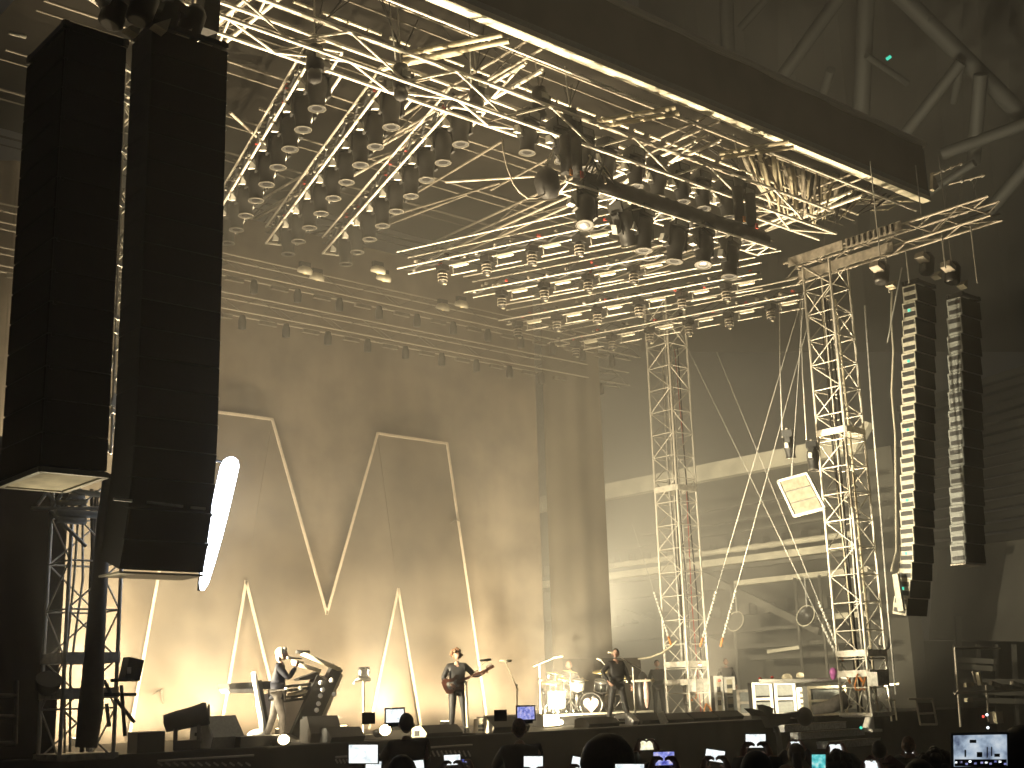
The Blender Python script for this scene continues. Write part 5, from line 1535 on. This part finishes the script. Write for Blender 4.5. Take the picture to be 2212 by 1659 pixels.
m_ = MB(); m_.sphere(at(1893,1524,Y=20.15)+Vector((.10,.10,.03)), (.12,.12,.12), 10, 8); m_.build('lit_lens', E_WARM, fl_)  # glow added to the pale lamp head
lamp('SPOT', 'flood_light', at(1893,1524,Y=20.15)+Vector((.25,.2,.1)), at(1893,1524,Y=20.15)+Vector((20,4,16)), 14000, WARM2, fl_, spot_size=R_(62), spot_blend=.8, shadow_soft_size=.12)  # spot added here to brighten the far right and its haze
for k in range(10):
    uplight(9.6 + k*1.62, 26.8, 760 if k not in (2, 6) else 1000, 'uplight at the foot of the backdrop, %s from the left' % ordin[k], (9.6 + k*1.62, 27.9, 1.8), 2.7)
lamp('SPOT', 'flood_light', (bl.x, 23.0, .5), (24.0, 25.0, 1.4), 4000, WARM2, bpy.data.objects['lit_floor_box'], spot_size=R_(100), spot_blend=.6, shadow_soft_size=.1)

# ================================================================== CROWD
G = -1.6
NC = 0
def horiz_fwd(p):
    v = Vector((p.x, p.y, 0)); return v.normalized()
def phone(px, w, h, roll, mat_, lab, wm=.15, tilt=0.0):
    D = F_PX*wm/w
    c = at(*px, D=D)
    t = thing('phone', lab, 'phone', tuple(c), 'phones held up in the crowd')
    cr, sr_ = math.cos(roll), math.sin(roll)
    ex = RT*cr + UP*sr_; ez = UP*cr - RT*sr_; ey = ex.cross(ez)  # pointing away/towards
    R = Matrix((ex, -FW, ez)).transposed()
    H_ = wm*h/w
    m_ = MB(); m_.box((0,0,0), (wm*1.06, .009, H_*1.10), R); m_.build('body', BLK, t, False)
    m_ = MB(); m_.box(R @ Vector((0,.006,0)), (wm*.97, .003, H_*.98), R); m_.build('screen', mat_, t, False)
    return t, c, D
hairs = [('short', HAIRD), ('curly', HAIRD), ('short', HAIRB), ('long', HAIRD), ('cap', CLOTHK), ('bald', None), ('short', HAIRD)]
tops = [CLOTHK, CLOTHN, CLOTHM, CLOTHG, CLOTHK]
def holder(c, lab, H, wm=.15, two=True, hair=None, top=None, skin=SKIND, off=.42, side=0.0):
    f = horiz_fwd(c)
    r = Vector((f.y, -f.x, 0))
    base = Vector((c.x, c.y, 0)) - f*off + r*side
    z = c.z - G
    k = H/1.75
    # hands at both ends of the phone, in person space (x right, y forward)
    hx = wm*.52 + .02
    L = ((-hx - side)/k, (off-.03)/k, (z-.06)/k); Rr = ((hx - side)/k, (off-.03)/k, (z-.06)/k)
    pose = dict(L=L if two else None, R=Rr, poleL=(-.8,-.2,-.8), poleR=(.8,-.2,-.8), dL=(.35,.25,.9), dR=(-.35,.25,.9), nL=(-.8,.3,0), nR=(.8,.3,0), curl=.8, hp=R_(10), fl=(-.12,0), fr=(.12,0))
    return person(lab, (base.x, base.y, G), H, (f.x, f.y), pose, skin, top or random.choice(tops), CLOTHK, hair or random.choice(hairs), 'concert-goers filming with phones', sub=0)
PH = [((785,1628), 64, 40, .0, SCR_A, 'large pale phone screen tilted, left of the pit camera', .15, 1.70),
      ((807,1653), 34, 20, -.1, SCR_A, 'small white phone screen under the large pale one', .13, 1.62),
      ((903,1653), 26, 22, .1, SCR_A, 'small bright phone low between two larger screens at left', .10, 1.6),
      ((977,1641), 36, 22, .05, SCR_A, 'white phone screen low under the guitarist', .14, 1.66),
      ((1152,1648), 42, 30, .0, SCR_A, 'white phone screen left of the big dark head', .14, 1.66),
      ((1254,1650), 40, 28, -.2, SCR_A, 'white phone touching the left of the big dark head', .14, 1.66),
      ((1397,1608), 36, 23, .03, SCR_Y, 'yellowish phone screen right of the big dark head', .14, 1.78),
      ((1434,1638), 46, 29, .03, SCR_B, 'blue and violet phone screen below the yellowish one', .15, 1.72),
      ((1544,1632), 42, 25, -.15, SCR_A, 'tilted white phone screen left of the capped head', .14, 1.7),
      ((1632,1600), 44, 29, .0, SCR_A, 'bright white phone held in both hands above the capped head', .15, 1.76),
      ((1719,1609), 26, 15, .0, SCR_A, 'small white phone held above the bald head', .13, 1.76),
      ((1768,1648), 30, 38, .0, SCR_C, 'teal upright phone screen', .08, 1.68),
      ((1806,1616), 32, 17, .03, SCR_A, 'slim white phone screen before the grey steps', .14, 1.74),
      ((1900,1624), 18, 13, .3, SCR_A, 'tiny tilted phone right of the grey steps', .10, 1.7),
      ((1883,1652), 34, 22, .05, SCR_A, 'white phone cut by the lower frame edge under the steps', .13, 1.66),
      ((1964,1622), 22, 9, -.05, SCR_A, 'thin bluish phone between two brown heads', .13, 1.7),
      ((2116,1620), 118, 68, .02, SCR_A, 'biggest phone screen at the lower right showing the stage', .155, 1.78),
      ((2196,1646), 20, 8, .0, SCR_Y, 'tiny yellowish phone at the right frame edge', .12, 1.7),
      ((1360,1655), 64, 10, .0, SCR_A, 'wide white screen edge at the bottom under the big dark head', .15, 1.6),
      ((1000,1643), 30, 6, .0, SCR_B, 'narrow blue screen edge right of the guitarist\'s phone', .14, 1.6)]
SCR_BIG = emissive('big_phone_screen', (1,1,1), .85, cols=[(0.02,0.03,0.10), (0.40,0.50,0.62), (0.75,0.82,0.88)], scale=22)
for i, (px, w, h, roll, m, lab, wm, H) in enumerate(PH):
    if w == 118: m = SCR_BIG
    t, c, D = phone(px, w, h, roll, m, lab, wm)
    if w == 118:   # the little picture on the big screen: dark crowd, lit dots, stage shapes
        rr = random.Random(3)
        def spot(fx, fz, sx, sz, mm, nm):
            ctr = c + RT*(wm*(fx-.5)) + UP*(wm*h/w*(fz-.5)) - FW*.0085
            R3 = Matrix((RT, -FW, UP)).transposed()
            MB().box(ctr - wloc(t), (wm*sx, .001, wm*h/w*sz), R3).build(nm, mm, t, False)
        spot(.5, .12, .95, .22, BLK, 'screen_crowd')
        for q in range(11):
            spot(.06+.088*q+rr.uniform(-.02,.02), .08+.10*rr.random(), .045, .06, SCR_B if q % 3 else E_WHT, 'screen_dot')
        for fx, fz, sx, sz in ((.22,.42,.03,.22),(.48,.38,.10,.16),(.62,.45,.02,.34),(.70,.48,.02,.30),(.80,.36,.10,.10),(.36,.80,.12,.10)):
            spot(fx, fz, sx, sz, GREYP, 'screen_shape')
    hl = lab.split(' phone')[0].split(' screen')[0]
    holder(c, 'person holding up the ' + lab, H, wm, True, None, None, SKIND, .40 if D > 4.5 else .34)
def bystander(px, D, H, lab, hair, skin=SKIND, top=CLOTHK, yaw=0.0, scale_top=0):
    c = at(*px, D=D)        # top of the head
    f = horiz_fwd(c)
    H2 = (c.z - G - scale_top)
    person(lab, (c.x, c.y, G), H2/1.0 if False else H2*.985, (f.x, f.y), dict(L=(-.22,.12,.9), R=(.22,.12,.9), hy=yaw), skin, top, CLOTHK, hair, 'concert-goers watching', sub=0)
bystander((1312,1607), 7.2, 1.9, 'person with a big round dark hairdo at the bottom centre', ('afro', HAIRD))
bystander((1632,1622), 7.6, 1.8, 'person in a dark cap below the bright white phone', ('cap', CLOTHN))
bystander((1697,1646), 6.4, 1.7, 'person with a shaved reddish head at the bottom right', ('bald', None), SKIND)
bystander((1985,1640), 6.8, 1.75, 'person with dark grey hair at lower right', ('short', HAIRD))
bystander((2020,1626), 8.6, 1.75, 'person with rim-lit dark hair beside the biggest phone', ('curly', HAIRD))
bystander((868,1630), 8.0, 1.75, 'person with short dark hair below the pit camera', ('short', HAIRD))
bystander((2212,1566), 3.9, 1.85, 'person with dark hair cut off by the right frame edge', ('short', HAIRD))
# camera operators in the pit
def pit_camera(px, hpx, D, lab, plab, scr, hair):
    c = at(*px, D=D)
    f = horiz_fwd(c); r = Vector((f.y,-f.x,0))
    t = thing('video_camera', lab, 'camera', tuple(c))
    R = Matrix((r, f, Vector((0,0,1)))).transposed()
    MB().box(c + f*.22, (.16,.42,.20), R).build('body', BLK, t)
    m_ = MB(); m_.path([c+f*.40, c+f*.62], [.07,.08], 10); m_.build('lens_barrel', BLK, t)
    MB().box(c + Vector((0,0,.02)) - f*.01, (.235,.03,.18), R).build('monitor', BLK, t)
    MB().box(c + Vector((0,0,.02)) - f*.03, (.20,.01,.145), R).build('screen', scr, t)
    MB().box(c - r*.30 + f*.1, (.15,.14,.13), R).build('viewfinder', BLK, t)
    H = 1.72
    hd = at(hpx[0], hpx[1], D=D-.3)
    base = Vector((hd.x, hd.y, 0))
    zb = hd.z - H*.985
    person(plab, (base.x, base.y, max(G, zb)), H, (f.x,f.y), dict(L=(-.22,.36,1.38), R=(.10,.34,1.36), curl=1.0), SKIND, CLOTHK, CLOTHK, hair)
    if zb > G+.05:
        tag(MB().box((base.x, base.y, (G+zb)/2), (.9,.9,zb-G)).build('camera_platform', BLK), 'black platform under the ' + plab, 'platform')
pit_camera((853,1550), (878,1550), 14.5, 'video camera with a bright monitor in the pit left of the guitarist', 'camera operator behind the bright monitor left of the guitarist', SCR_A, ('short', HAIRD))
pit_camera((1136,1544), (1121,1561), 15.0, 'video camera with a blue-white monitor in the pit centre', 'camera operator with a pinkish lit head in the pit centre', SCR_B, ('short', HAIRB))
t = thing('crane_camera', 'black remote camera head in silhouette before the white racks', 'camera', tuple(at(1665, 1552, Y=20.3)))
for pts in ([(1622,1530),(1648,1536),(1660,1548),(1640,1546)], [(1650,1522),(1672,1530),(1668,1545),(1655,1545)], [(1655,1540),(1712,1544),(1700,1562),(1668,1572)], [(1690,1544),(1732,1536),(1722,1552)]):
    m_ = MB(); m_.prism([at(x,y,Y=20.3) for x,y in pts], (0,.22,0)); m_.build('camera_part', BLK, t)
m_ = MB(); m_.path([at(1672,1560,Y=20.4), at(1682,1590,Y=20.4), Vector((at(1684,1600,Y=20.4).x, 20.4, G))], .07, 8); m_.build('column', BLK, t)
m_ = MB(); m_.sphere(at(1738,1548,Y=20.3), (.22,.2,.24), 12, 8); m_.build('pan_head', BLK, t)
# air vents of the skirt
for k, (x0, x1, y0, y1) in enumerate(((340,548,1644,1655),(905,1020,1616,1636),(1090-365,1090-270,1636,1650))):
    t = thing('skirt_grille', ('long slatted grille in the stage skirt at left', 'slatted grille in the stage skirt under the guitarist', 'short slatted grille in the stage skirt right of the singer')[k], 'grille', tuple(at(x0,y0,Y=20.9)), 'slatted grilles in the stage skirt')
    n = 12
    for i in range(n):
        f = i/n
        a = at(x0+(x1-x0)*f, y0+(y1-y0)*.3, Y=20.92); b = at(x0+(x1-x0)*(f+.05), y0+(y1-y0)*.9, Y=20.92)
        m_ = MB(); m_.beam(a, b, .02, .03); m_.build('slat', ALUD, t)
    a, b = at(x0, y0, Y=20.92), at(x1, y0, Y=20.92); b.z = a.z
    rod('frame_bar', a, b, .02, ALUD, t)

# ================================================================== HAZE
hz = MB(); hz.box((57, 55, 27.5), (150, 126, 60))
ho = hz.build('haze', []) if False else None
me = hz.mesh('haze', [])
ho = bpy.data.objects.new('haze', me); COL.objects.link(ho); ho['kind'] = 'stuff'
hm = bpy.data.materials.new('haze'); hm.use_nodes = True
nt = hm.node_tree
for n in list(nt.nodes):
    if n.type == 'BSDF_PRINCIPLED': nt.nodes.remove(n)
pv = nt.nodes.new('ShaderNodeVolumePrincipled')
pv.inputs['Color'].default_value = (0.90, 0.89, 0.84, 1)
pv.inputs['Density'].default_value = 0.0066
pv.inputs['Anisotropy'].default_value = 0.65
outn = [n for n in nt.nodes if n.type == 'OUTPUT_MATERIAL'][0]
nt.links.new(pv.outputs['Volume'], outn.inputs['Volume'])
me.materials.append(hm)
ho.display_type = 'WIRE'

sm_ = MB(); sm_.box((26.3, 31.9, 7.05), (35.2, 16.3, 14.1))
me = sm_.mesh('stage_smoke', []); so = bpy.data.objects.new('stage_smoke', me); COL.objects.link(so); so['kind'] = 'stuff'
sm2 = hm.copy(); sm2.name = 'stage_smoke'
for n in sm2.node_tree.nodes:
    if n.type == 'PRINCIPLED_VOLUME':
        n.inputs['Density'].default_value = 0.019
        n.inputs['Anisotropy'].default_value = 0.2
me.materials.append(sm2)
